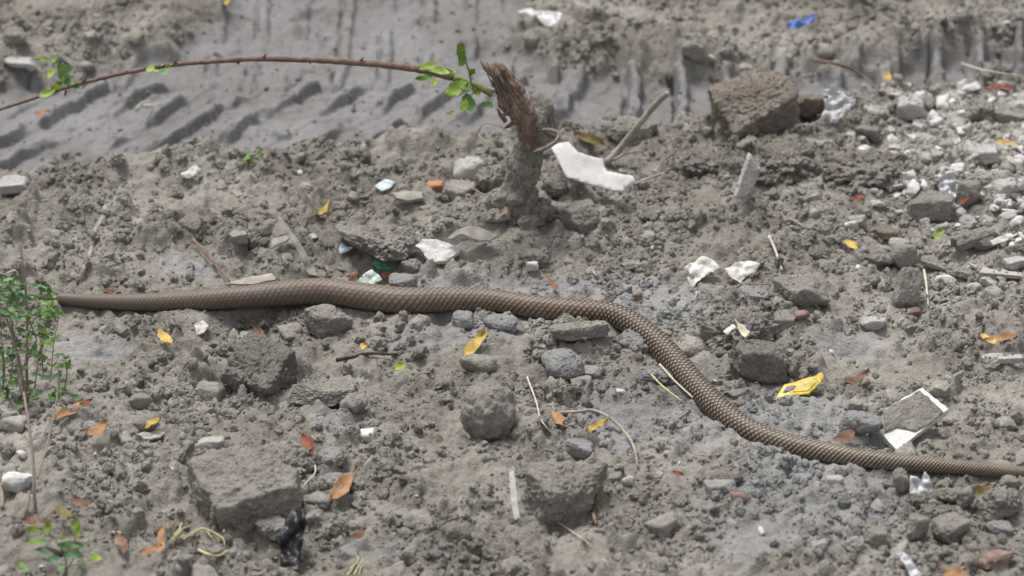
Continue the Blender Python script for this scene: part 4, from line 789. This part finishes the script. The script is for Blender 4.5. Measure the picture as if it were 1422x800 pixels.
sheet('white_chip', [(190, 606), (200, 604), (222, 600), (230, 604), (222, 610), (200, 613)], 'pale', .3, 0, .004, .003, .006, None, 32, 'flat pale chip below the stone with the yellow leaf', 'chip', None, freq=50)
sheet('white_chip', [(270, 452), (282, 446), (290, 454), (284, 464), (274, 466)], 'dirtypaper', .5, 0, .003, .003, .008, None, 33, 'white crumbly chip just under the snake, left', 'plaster', None, freq=60)
sheet('plank_piece', [(545, 272), (560, 268), (586, 270), (588, 278), (566, 282), (550, 279)], 'greypaper', .3, 0, .006, .002, .01, None, 34, 'small flat board piece in the bank left of the stump', 'board', None, freq=40)

# ------------------------------------------------------------------ sticks, twigs, straws
stick('leaning_stick', 'straight grey stick leaning up right of the white sheet', [(842, 226, .006), (862, 205, .03), (888, 172, .085), (908, 148, .12), (926, 130, .15)], 11, 'twig', 'stick', taper=.75)
stick('grey_twig', 'grey knotted twig lying above the snake at far left', [(147, 288), (143, 304), (134, 318), (128, 334), (126, 350), (118, 368), (113, 388)], 9, 'twig', taper=.6, rough=.3)
stick('thin_twig', 'thin brown twig slanting down to the snake from above, left', [(268, 332, .012), (285, 352, .012), (304, 374, .012), (318, 390, .012)], 4.5, 'bark')
stick('curved_twig', 'curved dark twig reaching into the track at upper right', [(1130, 84, .03), (1158, 88, .03), (1184, 97, .03), (1204, 110, .025), (1222, 128, .01)], 5, 'bark')
stick('bent_twig', 'pale twig bent in an arc beside the yellow leaf', [(778, 573, .012), (800, 572, .016), (824, 570, .018), (846, 580, .018), (866, 598, .014), (880, 620, .008), (886, 650, .002)], 5.5, 'twig')
stick('root_bit', 'reddish brown root curling at the right side of the concrete wedge', [(836, 676, .015), (829, 692, .012), (824, 710, .008), (828, 728, .004)], 7, 'l_brown', 'root')
stick('arched_twig', 'thin grey twig arching over the track left of the stump', [(658, 205, .005), (662, 188, .03), (672, 172, .055), (690, 174, .05), (708, 184, .03)], 2.6, 'twig')
stick('thin_twig', 'thin pale twig slanting down left of the stump foot', [(640, 250, .01), (660, 264, .012), (682, 276, .01)], 3.2, 'stem')
stick('dark_twig', 'dark root strip on the soil below the slab, left of middle', [(468, 500, .003), (488, 496, .004), (510, 491, .004), (552, 492, .003)], 6, 'darktwig')
stick('straw', 'white straw lying along the lower side of the snake bend', [(916, 506, .02), (936, 528, .02), (962, 552, .02)], 3.6, 'straw', 'straw')
stick('straw', 'yellow straw parallel to the white one below the bend', [(904, 520, .015), (922, 538, .015), (946, 556, .015)], 3, 'yellowstraw', 'straw')
stick('straw', 'pale straw rising above the bent twig', [(732, 524, .01), (744, 556, .012), (752, 584, .01), (770, 605, .006)], 2.8, 'straw', 'straw')
stick('straw', 'pale straw standing in the soil right of the stained papers', [(1068, 328, .012), (1076, 346, .012), (1086, 375, .006)], 4.5, 'straw', 'straw')
stick('straw', 'thin pale straw running from the concrete wedge bottom', [(770, 722, .004), (790, 735, .006), (812, 750, .006), (824, 762, .004)], 2.2, 'straw', 'straw')
stick('straw', 'short tan straw below the rounded boulder, left', [(571, 722, .004), (590, 716, .006), (612, 710, .005)], 4, 'stem', 'straw')
stick('root_hair', 'long pale root hair running over the earth right of the largest block', [(434, 635, .01), (438, 655, .01), (424, 672, .01), (412, 690, .012), (404, 715, .02), (402, 730, .02)], 2.4, 'straw', 'root')
stick('straw', 'pale straw lying across the clay by the right edge rubble', [(1283, 375, .01), (1286, 392, .01), (1289, 424, .008)], 4, 'straw', 'straw')
stick('straw', 'pale forked straw on the track surface at left', [(188, 152, .004), (198, 142, .006), (210, 140, .006)], 3, 'straw', 'straw')
stick('straw', 'second pale straw on the track surface at left', [(200, 146, .004), (212, 146, .005), (222, 144, .004)], 3, 'straw', 'straw')
stick('straw', 'long pale straw in the track at the right edge', [(1335, 88, .006), (1360, 96, .008), (1392, 102, .008), (1416, 106, .006)], 3, 'straw', 'straw')
stick('thin_twig', 'twig running right out of the rubble by the white sheet', [(880, 256, .012), (900, 248, .014), (922, 240, .012)], 5, 'twig')
stick('thin_twig', 'short twig bending over the soil near the leaning stick', [(852, 222, .02), (868, 214, .022), (886, 210, .02), (898, 216, .012)], 4, 'twig')
stick('yellow_shred', 'curled yellow shred at the left of the largest block', [(276, 764, .006), (290, 770, .008), (304, 772, .008), (316, 764, .008)], 4.5, 'yellowstraw', 'shred')
for i, pts in enumerate([[(240, 745), (248, 735), (252, 728)], [(244, 750), (256, 738), (262, 732)], [(250, 748), (264, 742), (274, 734)], [(262, 740), (280, 736), (296, 744)], [(270, 738), (286, 734), (306, 748), (312, 758)], [(238, 752), (246, 744), (250, 736)], [(256, 752), (262, 744), (270, 742)], [(312, 740), (313, 728), (318, 716)]]):
    stick('yellow_shred', ['leftmost', 'second', 'third', 'longest upright', 'curled upper', 'lowest', 'short inner', 'lone upright'][i]+' yellow straw of the frayed tuft near the largest block', [(a+rnd.uniform(-4, 4), b+rnd.uniform(-3, 3), .004+rnd.uniform(0, .007)) for k2, (a, b) in enumerate(pts)], rnd.uniform(1.8, 3.2), 'yellowstraw', 'shred', 'frayed yellow straw tuft')
for i, pts in enumerate([[(488, 790), (494, 778), (498, 768)], [(492, 798), (500, 784), (504, 776)], [(500, 800), (506, 786), (512, 780)], [(484, 800), (490, 790), (494, 782)]]):
    stick('yellow_shred', ['second', 'third', 'rightmost', 'leftmost'][i]+' of the four yellow straws at the bottom edge', [(a+rnd.uniform(-4, 4), b+rnd.uniform(-3, 3), .004+rnd.uniform(0, .007)) for k2, (a, b) in enumerate(pts)], rnd.uniform(1.8, 3.2), 'yellowstraw', 'shred', 'yellow straws at the bottom edge')
rock('stone', 'round bluish lump beside the yellow straws at the bottom edge', 'stone', 482, 770, 30, 26, 22, 'round', 'blue', .2, 0, 141)

# ------------------------------------------------------------------ fallen leaves
for (lb, a, b, c, d, w, m, face) in [
    ('yellow leaf with a brown tip lying below the snake middle', 644, 496, 674, 460, 17, 'l_yellow', .5), ('yellow leaf fragment just under the snake at left', 222, 460, 238, 480, 14, 'l_yellow', .7),
    ('curled yellow leaf in the bank soil above the bent card', 440, 302, 456, 284, 10, 'l_yellow', .5), ('curled orange leaf on the grey stone right of the largest block', 458, 694, 490, 658, 22, 'l_orange', .6),
    ('small bright yellow leaf on the rounded stone at left', 200, 592, 222, 582, 13, 'l_yellow', .4), ('orange brown leaf beside the grey stone at far left', 122, 606, 149, 586, 18, 'l_orange', .4),
    ('long brown leaf leaning on the grey stone at far left', 76, 584, 114, 558, 14, 'l_orange', .4), ('small red brown leaf at the top of the long brown leaf', 110, 562, 128, 556, 9, 'l_red', .4),
    ('red orange leaf above the grey stone near the largest block', 420, 604, 438, 632, 14, 'l_red', .5), ('upright rust brown leaf in the small hollow at bottom left', 222, 770, 226, 730, 11, 'l_orange', .8),
    ('flat rust brown leaf blade in the small hollow at bottom left', 192, 768, 226, 758, 10, 'l_orange', .5), ('dull brown pod-like leaf left of the rust brown leaf', 162, 740, 176, 770, 13, 'l_brown', .5),
    ('orange leaf near the right edge of the photo', 1362, 474, 1412, 466, 13, 'l_orange', .3), ('yellow leaf end beneath the orange leaf at right', 1362, 464, 1384, 478, 12, 'l_yellow', .4),
    ('yellow leaf under the end of the bent twig', 810, 600, 844, 582, 10, 'l_yellow', .5), ('orange leaf at the start of the bent twig', 770, 572, 784, 592, 16, 'l_orange', .6),
    ('brown green rotting leaf above the white sheet', 796, 184, 840, 202, 15, 'l_rot', .5), ('small yellow leaf above the snake at right', 1174, 334, 1192, 346, 10, 'l_yellow', .5),
    ('tiny lime yellow leaf right of the small yellow leaf', 1298, 332, 1308, 318, 12, 'l_lime', .6), ('thin yellow leaf in the upper right rubble', 1382, 196, 1412, 201, 8, 'l_yellow', .4),
    ('amber leaf standing behind the crumbly clod under the tail', 1352, 690, 1374, 674, 18, 'l_rot', .7), ('dark red brown leaf below the small dark pit at right', 1172, 535, 1206, 516, 14, 'l_brown', .5),
    ('dark red leaf on the track lip at upper right', 1368, 118, 1408, 122, 11, 'l_red', .6), ('yellow leaf standing in the tyre track at upper right', 1230, 114, 1234, 100, 10, 'l_yellow', .9),
    ('brown chip-like leaf right of the black plastic', 486, 750, 510, 734, 11, 'l_brown', .5), ('small orange leaf on the track at far left', 48, 158, 70, 155, 9, 'l_orange', .4),
    ('orange leaf cut by the bottom edge at right', 1306, 796, 1344, 796, 14, 'l_orange', .5), ('rust leaf beside the bluish stone above the tail', 1158, 612, 1190, 600, 18, 'l_brown', .4),
    ('brown leaf standing under the dark gap of the snake', 356, 456, 380, 484, 12, 'l_brown', .6), ('small yellow green scrap of leaf below the dark root strip', 546, 514, 564, 504, 12, 'l_lime', .4),
    ('brown leaf curl above the snake before its bend', 760, 386, 776, 404, 8, 'l_brown', .5), ('long brown leaf on the soil below the long brown weed leaf', 96, 696, 130, 698, 12, 'l_brown', .3),
    ('yellow brown leaf at the foot of the dry stalk', 78, 706, 104, 722, 14, 'l_rot', .4), ('small brown leaf in the rubble by the crumpled grey paper', 1300, 284, 1318, 292, 10, 'l_red', .4),
    ('small brown leaf right of the crumpled grey paper', 1330, 282, 1352, 272, 10, 'l_red', .4), ('red brown leaf at the foot of the dark mud heap', 1182, 278, 1200, 272, 9, 'l_red', .5),
    ('tiny yellow leaf at the top left beyond the track', 306, 6, 318, 2, 8, 'l_yellow', .5), ('brown stain-like leaf above the snake at far left', 140, 404, 164, 400, 7, 'l_brown', .4),
    ('tiny yellow leaf on the slab below the snake left of middle', 500, 484, 510, 478, 9, 'l_yellow', .4), ('pinkish brown leaf left of the seedling top', 30, 722, 74, 726, 14, 'l_brown', .3), ('small red leaf right of the brown flecked stone, below the snake', 934, 656, 950, 660, 8, 'l_red', .4)]:
    ground_leaf(lb, a, b, c, d, w*1.1, m, .018, rnd.uniform(.05, .22), rnd.uniform(.1, .3), face, int(a), roll=rnd.uniform(-.2, .2))

# ------------------------------------------------------------------ loose clods, crumbs and chips
lib = {s_: [rock_shape((2, 2, 2), kd, 300+i, s_)[0] for i, kd in enumerate(['clod', 'clod', 'block', 'round', 'clod', 'block', 'shard', 'clod', 'round', 'clod'])] for s_ in (4,)}
EX = np.array(exclude)
def toscreen(x, y, z):
    v = np.stack([x, y, z], -1)-CAM; d = v@FW; return 711+(v@RT)/d/TH*711, 400-(v@UP)/d/TH*711
def scatter(n, rmin, rmax, power, seed):
    q = np.random.RandomState(seed); x = q.uniform(-1.12, 1.12, n); y = q.uniform(-1.02, 1.5, n); r = rmin*(rmax/rmin)**(q.uniform(0, 1, n)**power)
    ro = FROUGH(x, y); cl = fbm2(x*7, y*7, 3, 111)
    rub = np.exp(-(((x-flat(1290, 230)[0])/.36)**2+((y-flat(1290, 230)[1])/.42)**2))+np.exp(-(((x-flat(1330, 720)[0])/.2)**2+((y-flat(1330, 720)[1])/.16)**2))
    pr = np.clip(.45+.95*cl+.7*rub, .06, 1)*np.clip((ro-.25)*1.5, .0, 1)+.04*(ro < .3)*(r < .006)
    ok = q.uniform(0, 1, n) < pr; x, y, r = x[ok], y[ok], r[ok]
    sd2, zc2, rr2, _ = snake_near(x, y); z = T(x, y)
    ok = (sd2 > rr2*1.05+r*.9) | (z+r*1.4 < zc2-rr2*.75)
    for (ex, ey, er) in EX:
        d = np.hypot(x-ex, y-ey); ok &= ~((d < er*.9+r*.6) & (r > .006)); ok &= ~((d < er*.75) & (er < .0185) & (r > .0012))
    return x[ok], y[ok], r[ok]
def clod_arrays(x, y, r, sub, seed):
    q = np.random.RandomState(seed); Vs, Fs, ti, cy_, wt = [], [], [], [], []; base = 0; F0 = ico(sub)[1]; nv = len(ico(sub)[0])
    z = T(x, y); c = FCLAY(x, y); w = FWET(x, y)
    for i in range(len(x)):
        S = lib[sub][q.randint(10)]; a, b2 = q.uniform(0, 6.28), q.uniform(-.6, .6); ca, sa, cb, sb = math.cos(a), math.sin(a), math.cos(b2), math.sin(b2)
        Rm = np.array([[ca, -sa*cb, sa*sb], [sa, ca*cb, -ca*sb], [0, sb, cb]]); sc = np.array([1, q.uniform(.65, 1), q.uniform(.5, .85)])*r[i]
        Vs.append((S*sc)@Rm.T+np.array([x[i], y[i], z[i]+r[i]*q.uniform(-.5, .2)])); Fs.append(F0+base); base += nv
        ti += [q.normal(.07, .045)+float(FTINT(x[i], y[i]))]*nv; cy_ += [c[i]]*nv; wt += [w[i]*.8]*nv
    return np.vstack(Vs), np.vstack(Fs), ti, cy_, wt
LAND = [('rounded boulder below the snake', 678, 573), ('largest earth block', 342, 690), ('dark flanked rock', 362, 518), ('crusted flat slab', 450, 545), ('concrete wedge', 778, 678), ('dark faced rock', 1050, 495), ('big brown block', 1046, 148), ('stump foot', 722, 300), ('white sheet', 825, 238), ('yellow wrapper', 1110, 540), ('glazed tile', 1270, 590), ('triangular tile shard', 1262, 398), ('dagger shaped shard', 1040, 250), ('darkest mud heap', 1205, 232), ('flat white stone', 607, 350), ('bent grey card', 410, 345), ('grey knotted twig', 130, 335), ('orange leaf at far left', 135, 597), ('yellow leaf below the snake', 660, 478), ('black plastic strip', 405, 760), ('seedling at bottom left', 90, 765), ('bent twig arc', 850, 600), ('stained papers', 1000, 378), ('crumpled grey paper', 1317, 268), ('crumpled clear plastic', 1160, 148), ('blue plastic scrap', 1112, 30), ('tail at the right edge', 1390, 656), ('white plastic under the tail', 1280, 672), ('large faceted clod', 1316, 738), ('round brown flecked stone', 1008, 662), ('orange leaf at right', 1387, 470), ('leafy weed', 40, 470), ('white crumpled scrap by the track', 265, 239), ('pale flat stone at the left edge', 20, 257), ('arching shoot tip', 30, 140), ('leaning stick', 885, 175), ('pale plastic at the far track', 755, 25), ('snake bend', 930, 490), ('mint wrapper', 513, 387), ('yellow straw tuft', 270, 742), ('red leaf by the track', 1388, 120), ('bluish stone above the tail', 1192, 589), ('yellow straws at the bottom edge', 497, 788), ('plank-like stone', 1350, 330)]
pending = {}
def landmark_tag(o, what, cat, px, py):
    d, i = min((math.hypot(px-a, (py-b)*1.7), i) for i, (_, a, b) in enumerate(LAND)); n, a, b = LAND[i]
    dx, dy = px-a, (py-b)*1.7
    side_ = ('right of' if dx > 0 else 'left of') if abs(dx) > 2*abs(dy) else ('below' if dy > 0 else 'above') if abs(dy) > 2*abs(dx) else ('below right of' if dx > 0 else 'below left of') if dy > 0 else ('above right of' if dx > 0 else 'above left of')
    pending.setdefault((what, side_, n, cat), []).append((d, o))
def flush_labels():
    ORD = ['nearest', 'second nearest', 'third nearest', 'fourth nearest', 'fifth nearest', 'sixth nearest', 'seventh nearest', 'eighth nearest', 'ninth nearest', 'tenth nearest', 'eleventh nearest', 'twelfth nearest', 'thirteenth nearest', 'fourteenth nearest', 'fifteenth nearest', 'sixteenth nearest']
    for (what, side_, n, cat), lst in pending.items():
        lst.sort(key=lambda t: t[0])
        for k2, (_, o) in enumerate(lst):
            pre = '' if len(lst) == 1 else ORD[min(k2, 15)]+' ' if k2 < 16 else 'one of the farther '
            tag(o, f"{pre}{what + ('s' if pre.startswith('one') else '')} {side_} the {n}", cat, f'loose {what}s')
bx, by, br = scatter(2600, .009, .027, 2.4, 401)
px_, py_ = toscreen(bx, by, T(bx, by)); inview = (px_ > -5) & (px_ < 1427) & (py_ > -5) & (py_ < 805)
order = np.argsort(np.where(inview, -br, 0)); big = order[:300]; rest = order[300:]
for i in big:
    v, f, t, c, w = clod_arrays(bx[i:i+1], by[i:i+1], br[i:i+1], 4, 5000+i)
    o_ = np.array([bx[i], by[i], T(bx[i], by[i])]); me = mesh('soil_clod', v-o_, f); fattr(me, 'tint', t); fattr(me, 'clay', c); fattr(me, 'wet', w)
    o = link('soil_clod', me, 'ground'); o.location = o_
    sz = 'large' if br[i] > .019 else 'medium' if br[i] > .0135 else 'small'
    landmark_tag(o, f'{sz} soil clod', 'clod', px_[i], py_[i])
def stuff_instances(name, x, y, r, label, seed, sub):
    """Tens of thousands of crumbs: one mesh of points, a crumb set on each by geometry nodes."""
    q = np.random.RandomState(seed); n = len(x); z = T(x, y).copy(); tilt = np.zeros(n)
    bpy.context.view_layer.update()
    from mathutils.bvhtree import BVHTree
    drop = np.zeros(n, bool)
    for o, kd_ in rocks:                          # crumbs that fell on a stone lie on top of it
        bb = [o.matrix_world @ Vector(c) for c in o.bound_box]; x0, x1 = min(b.x for b in bb), max(b.x for b in bb); y0, y1 = min(b.y for b in bb), max(b.y for b in bb)
        ids = np.where((x > x0) & (x < x1) & (y > y0) & (y < y1))[0]
        if not len(ids): continue
        me = o.data; co = np.empty(len(me.vertices)*3, np.float32); me.vertices.foreach_get('co', co); mw = np.array(o.matrix_world); co = co.reshape(-1, 3)@mw[:3, :3].T+mw[:3, 3]
        bv = BVHTree.FromPolygons(co.tolist(), [list(p.vertices) for p in me.polygons])
        for i in ids:
            h, nn, *_ = bv.ray_cast(Vector((x[i], y[i], 2)), Vector((0, 0, -1)))
            if h is not None and h.z > z[i]-.001:
                if nn.z > (.5 if kd_ in ('clod', 'heap') else .7) and r[i] < (.006 if kd_ in ('clod', 'heap') else .0042) and q.rand() < {'clod': .95, 'heap': .95, 'round': .3}.get(kd_, .8): z[i] = h.z-r[i]*.3
                else: drop[i] = True
    k2 = ~drop; x, y, r, z = x[k2], y[k2], r[k2], z[k2]; n = len(x)
    V = np.column_stack([x, y, z+r*q.uniform(-.5, .3, n)]).astype(np.float32)
    me = bpy.data.meshes.new(name); me.vertices.add(n); me.vertices.foreach_set('co', V.ravel())
    def va(nm, a): t = me.attributes.new(nm, 'FLOAT_VECTOR', 'POINT'); t.data.foreach_set('vector', a.astype(np.float32).ravel())
    va('rot', q.uniform(0, 6.28, (n, 3))); va('scl', np.column_stack([r, r*q.uniform(.65, 1, n), r*q.uniform(.55, .95, n)]))
    fattr(me, 'tint', q.normal(.055, .05, n)+FTINT(x, y)); fattr(me, 'clay', FCLAY(x, y)); fattr(me, 'wet', FWET(x, y)*.8)
    va_ = me.attributes.new('vid', 'INT', 'POINT'); va_.data.foreach_set('value', q.randint(0, 8, n).astype(np.int32))
    o = link(name, me, 'crumb')
    nt = bpy.data.node_groups.new(name, 'GeometryNodeTree'); nt.interface.new_socket('Geometry', in_out='INPUT', socket_type='NodeSocketGeometry'); nt.interface.new_socket('Geometry', in_out='OUTPUT', socket_type='NodeSocketGeometry')
    gi = nt.nodes.new('NodeGroupInput'); go = nt.nodes.new('NodeGroupOutput'); jn = nt.nodes.new('GeometryNodeJoinGeometry'); L = nt.links.new
    for k3 in range(8):
        ic = nt.nodes.new('GeometryNodeMeshIcoSphere'); ic.inputs['Radius'].default_value = 1; ic.inputs['Subdivisions'].default_value = sub
        po = nt.nodes.new('GeometryNodeInputPosition'); ad = nt.nodes.new('ShaderNodeVectorMath'); ad.operation = 'ADD'; ad.inputs[1].default_value = (k3*7.3, k3*3.1, -k3*5.7); L(po.outputs[0], ad.inputs[0])
        no = nt.nodes.new('ShaderNodeTexNoise'); no.inputs['Scale'].default_value = 1.1; no.inputs['Detail'].default_value = 2.5; no.inputs['Roughness'].default_value = .65; L(ad.outputs[0], no.inputs['Vector'])
        sb = nt.nodes.new('ShaderNodeVectorMath'); sb.operation = 'SUBTRACT'; sb.inputs[1].default_value = (.5, .5, .5); L(no.outputs['Color'], sb.inputs[0])
        sc_ = nt.nodes.new('ShaderNodeVectorMath'); sc_.operation = 'SCALE'; sc_.inputs['Scale'].default_value = 2.0; L(sb.outputs[0], sc_.inputs[0])
        sp_ = nt.nodes.new('GeometryNodeSetPosition'); L(ic.outputs['Mesh'], sp_.inputs['Geometry']); L(sc_.outputs[0], sp_.inputs['Offset'])
        ss = nt.nodes.new('GeometryNodeSetShadeSmooth'); ss.inputs['Shade Smooth'].default_value = k3 < 5; L(sp_.outputs[0], ss.inputs['Geometry'])
        sm = nt.nodes.new('GeometryNodeSetMaterial'); sm.inputs['Material'].default_value = M['crumb']; L(ss.outputs[0], sm.inputs['Geometry'])
        g2 = nt.nodes.new('GeometryNodeGeometryToInstance'); L(sm.outputs[0], g2.inputs[0]); L(g2.outputs[0], jn.inputs[0])
    ip = nt.nodes.new('GeometryNodeInstanceOnPoints'); L(gi.outputs[0], ip.inputs['Points']); L(jn.outputs[0], ip.inputs['Instance']); ip.inputs['Pick Instance'].default_value = True
    def named(nm, typ):
        a_ = nt.nodes.new('GeometryNodeInputNamedAttribute'); a_.data_type = typ; a_.inputs['Name'].default_value = nm; return a_.outputs['Attribute']
    L(named('vid', 'INT'), ip.inputs['Instance Index']); L(named('scl', 'FLOAT_VECTOR'), ip.inputs['Scale'])
    er = nt.nodes.new('FunctionNodeEulerToRotation'); L(named('rot', 'FLOAT_VECTOR'), er.inputs[0]); L(er.outputs[0], ip.inputs['Rotation']); L(ip.outputs[0], go.inputs[0])
    md = o.modifiers.new('crumbs', 'NODES'); md.node_group = nt
    return tag(o, label, 'soil', None, 'stuff')
mx, my, mr = scatter(30000, .0042, .0125, 1.9, 402); mx = np.concatenate([bx[rest], mx]); my = np.concatenate([by[rest], my]); mr = np.concatenate([br[rest], mr])
stuff_instances('soil_lumps', mx, my, mr, 'small grey brown lumps of soil strewn over the ground', 1, 3)
fx, fy, frr = scatter(110000, .0015, .0044, 1.2, 403)
stuff_instances('soil_crumbs', fx, fy, frr, 'fine grey brown crumbs of soil strewn over the ground', 2, 2)
# plaster and stone chips, mostly in the rubble on the right
cx_, cy_, cr_ = [], [], []
q = np.random.RandomState(77)
while len(cx_) < 290:
    a, b = (q.uniform(0, 1422), q.uniform(0, 800)) if q.rand() < .3 else (np.clip(q.normal(1335, 80), 0, 1420), np.clip(q.normal(225, 70), 120, 430))
    p = at(a, b)
    if FWET(p[0], p[1]) > .5 and q.rand() < .7: continue
    d2, zc3, rr3, _ = snake_near(np.array([p[0]]), np.array([p[1]]))
    if d2[0] < rr3[0]*1.5: continue
    r_ = .0018+.0085*q.rand()**(3.2 if a < 1150 else 2.2); S = rock_shape((2, 2, 2), 'shard', 700+len(cx_), 2)[0]; F0 = ico(2)[1]
    me = mesh('plaster_chip', S*np.array([1, q.uniform(.5, .9), q.uniform(.25, .6)])*r_*q.uniform(1, 1.5), F0, False)
    pale = q.rand() < .5; o = link('plaster_chip', me, 'white' if pale else 'pale'); o.location = p+np.array([0, 0, r_*.4]); o.rotation_euler = (q.uniform(-.5, .5), q.uniform(-.5, .5), q.uniform(0, 6))
    sz = 'bigger' if r_ > .004 else 'tiny'
    landmark_tag(o, f'{sz} {"white plaster" if pale else "pale stone"} chip', 'chip', a, b); cx_.append(a)
for i in range(120):
    a, b = np.clip(q.normal(1345, 75), 1180, 1425), np.clip(q.normal(230, 70), 135, 420); p = at(a, b); r_ = q.uniform(.006, .016)
    S, F0 = rock_shape((2, 2, 2), ['block', 'shard', 'clod'][i % 3], 900+i, 3); o = link('pale_stone', mesh('pale_stone', S*np.array([1, q.uniform(.6, .9), q.uniform(.4, .75)])*r_, F0, i % 3 == 2), ['pale', 'white', 'white', 'pale', 'pinkish'][q.randint(5)])
    o.location = p+np.array([0, 0, r_*.25]); o.rotation_euler = (q.uniform(-.4, .4), q.uniform(-.4, .4), q.uniform(0, 6)); landmark_tag(o, 'pale rubble stone', 'stone', a, b)
# stray straws and rootlets
for i in range(46):
    a, b = q.uniform(0, 1422), q.uniform(130, 800); ang = q.uniform(0, 6.28); L = q.uniform(8, 28)
    p = at(a, b)
    if FWET(p[0], p[1]) > .5: continue
    d2, zc3, rr3, _ = snake_near(np.array([p[0]]), np.array([p[1]]))
    if d2[0] < .06: continue
    m = ['straw', 'stem', 'twig', 'l_brown'][q.randint(4)]; nm = {'straw': 'pale straw', 'stem': 'tan stem', 'twig': 'grey twig', 'l_brown': 'brown rootlet'}[m]
    o = stick('plant_bit', None, [(a, b, .005), (a+math.cos(ang)*L*.5+q.uniform(-2, 2), b+math.sin(ang)*L*.3, .008), (a+math.cos(ang)*L, b+math.sin(ang)*L*.55, .005)], q.uniform(1.6, 3), m, 'straw')
    landmark_tag(o, f'short {nm} bit', 'straw', a, b)
flush_labels()
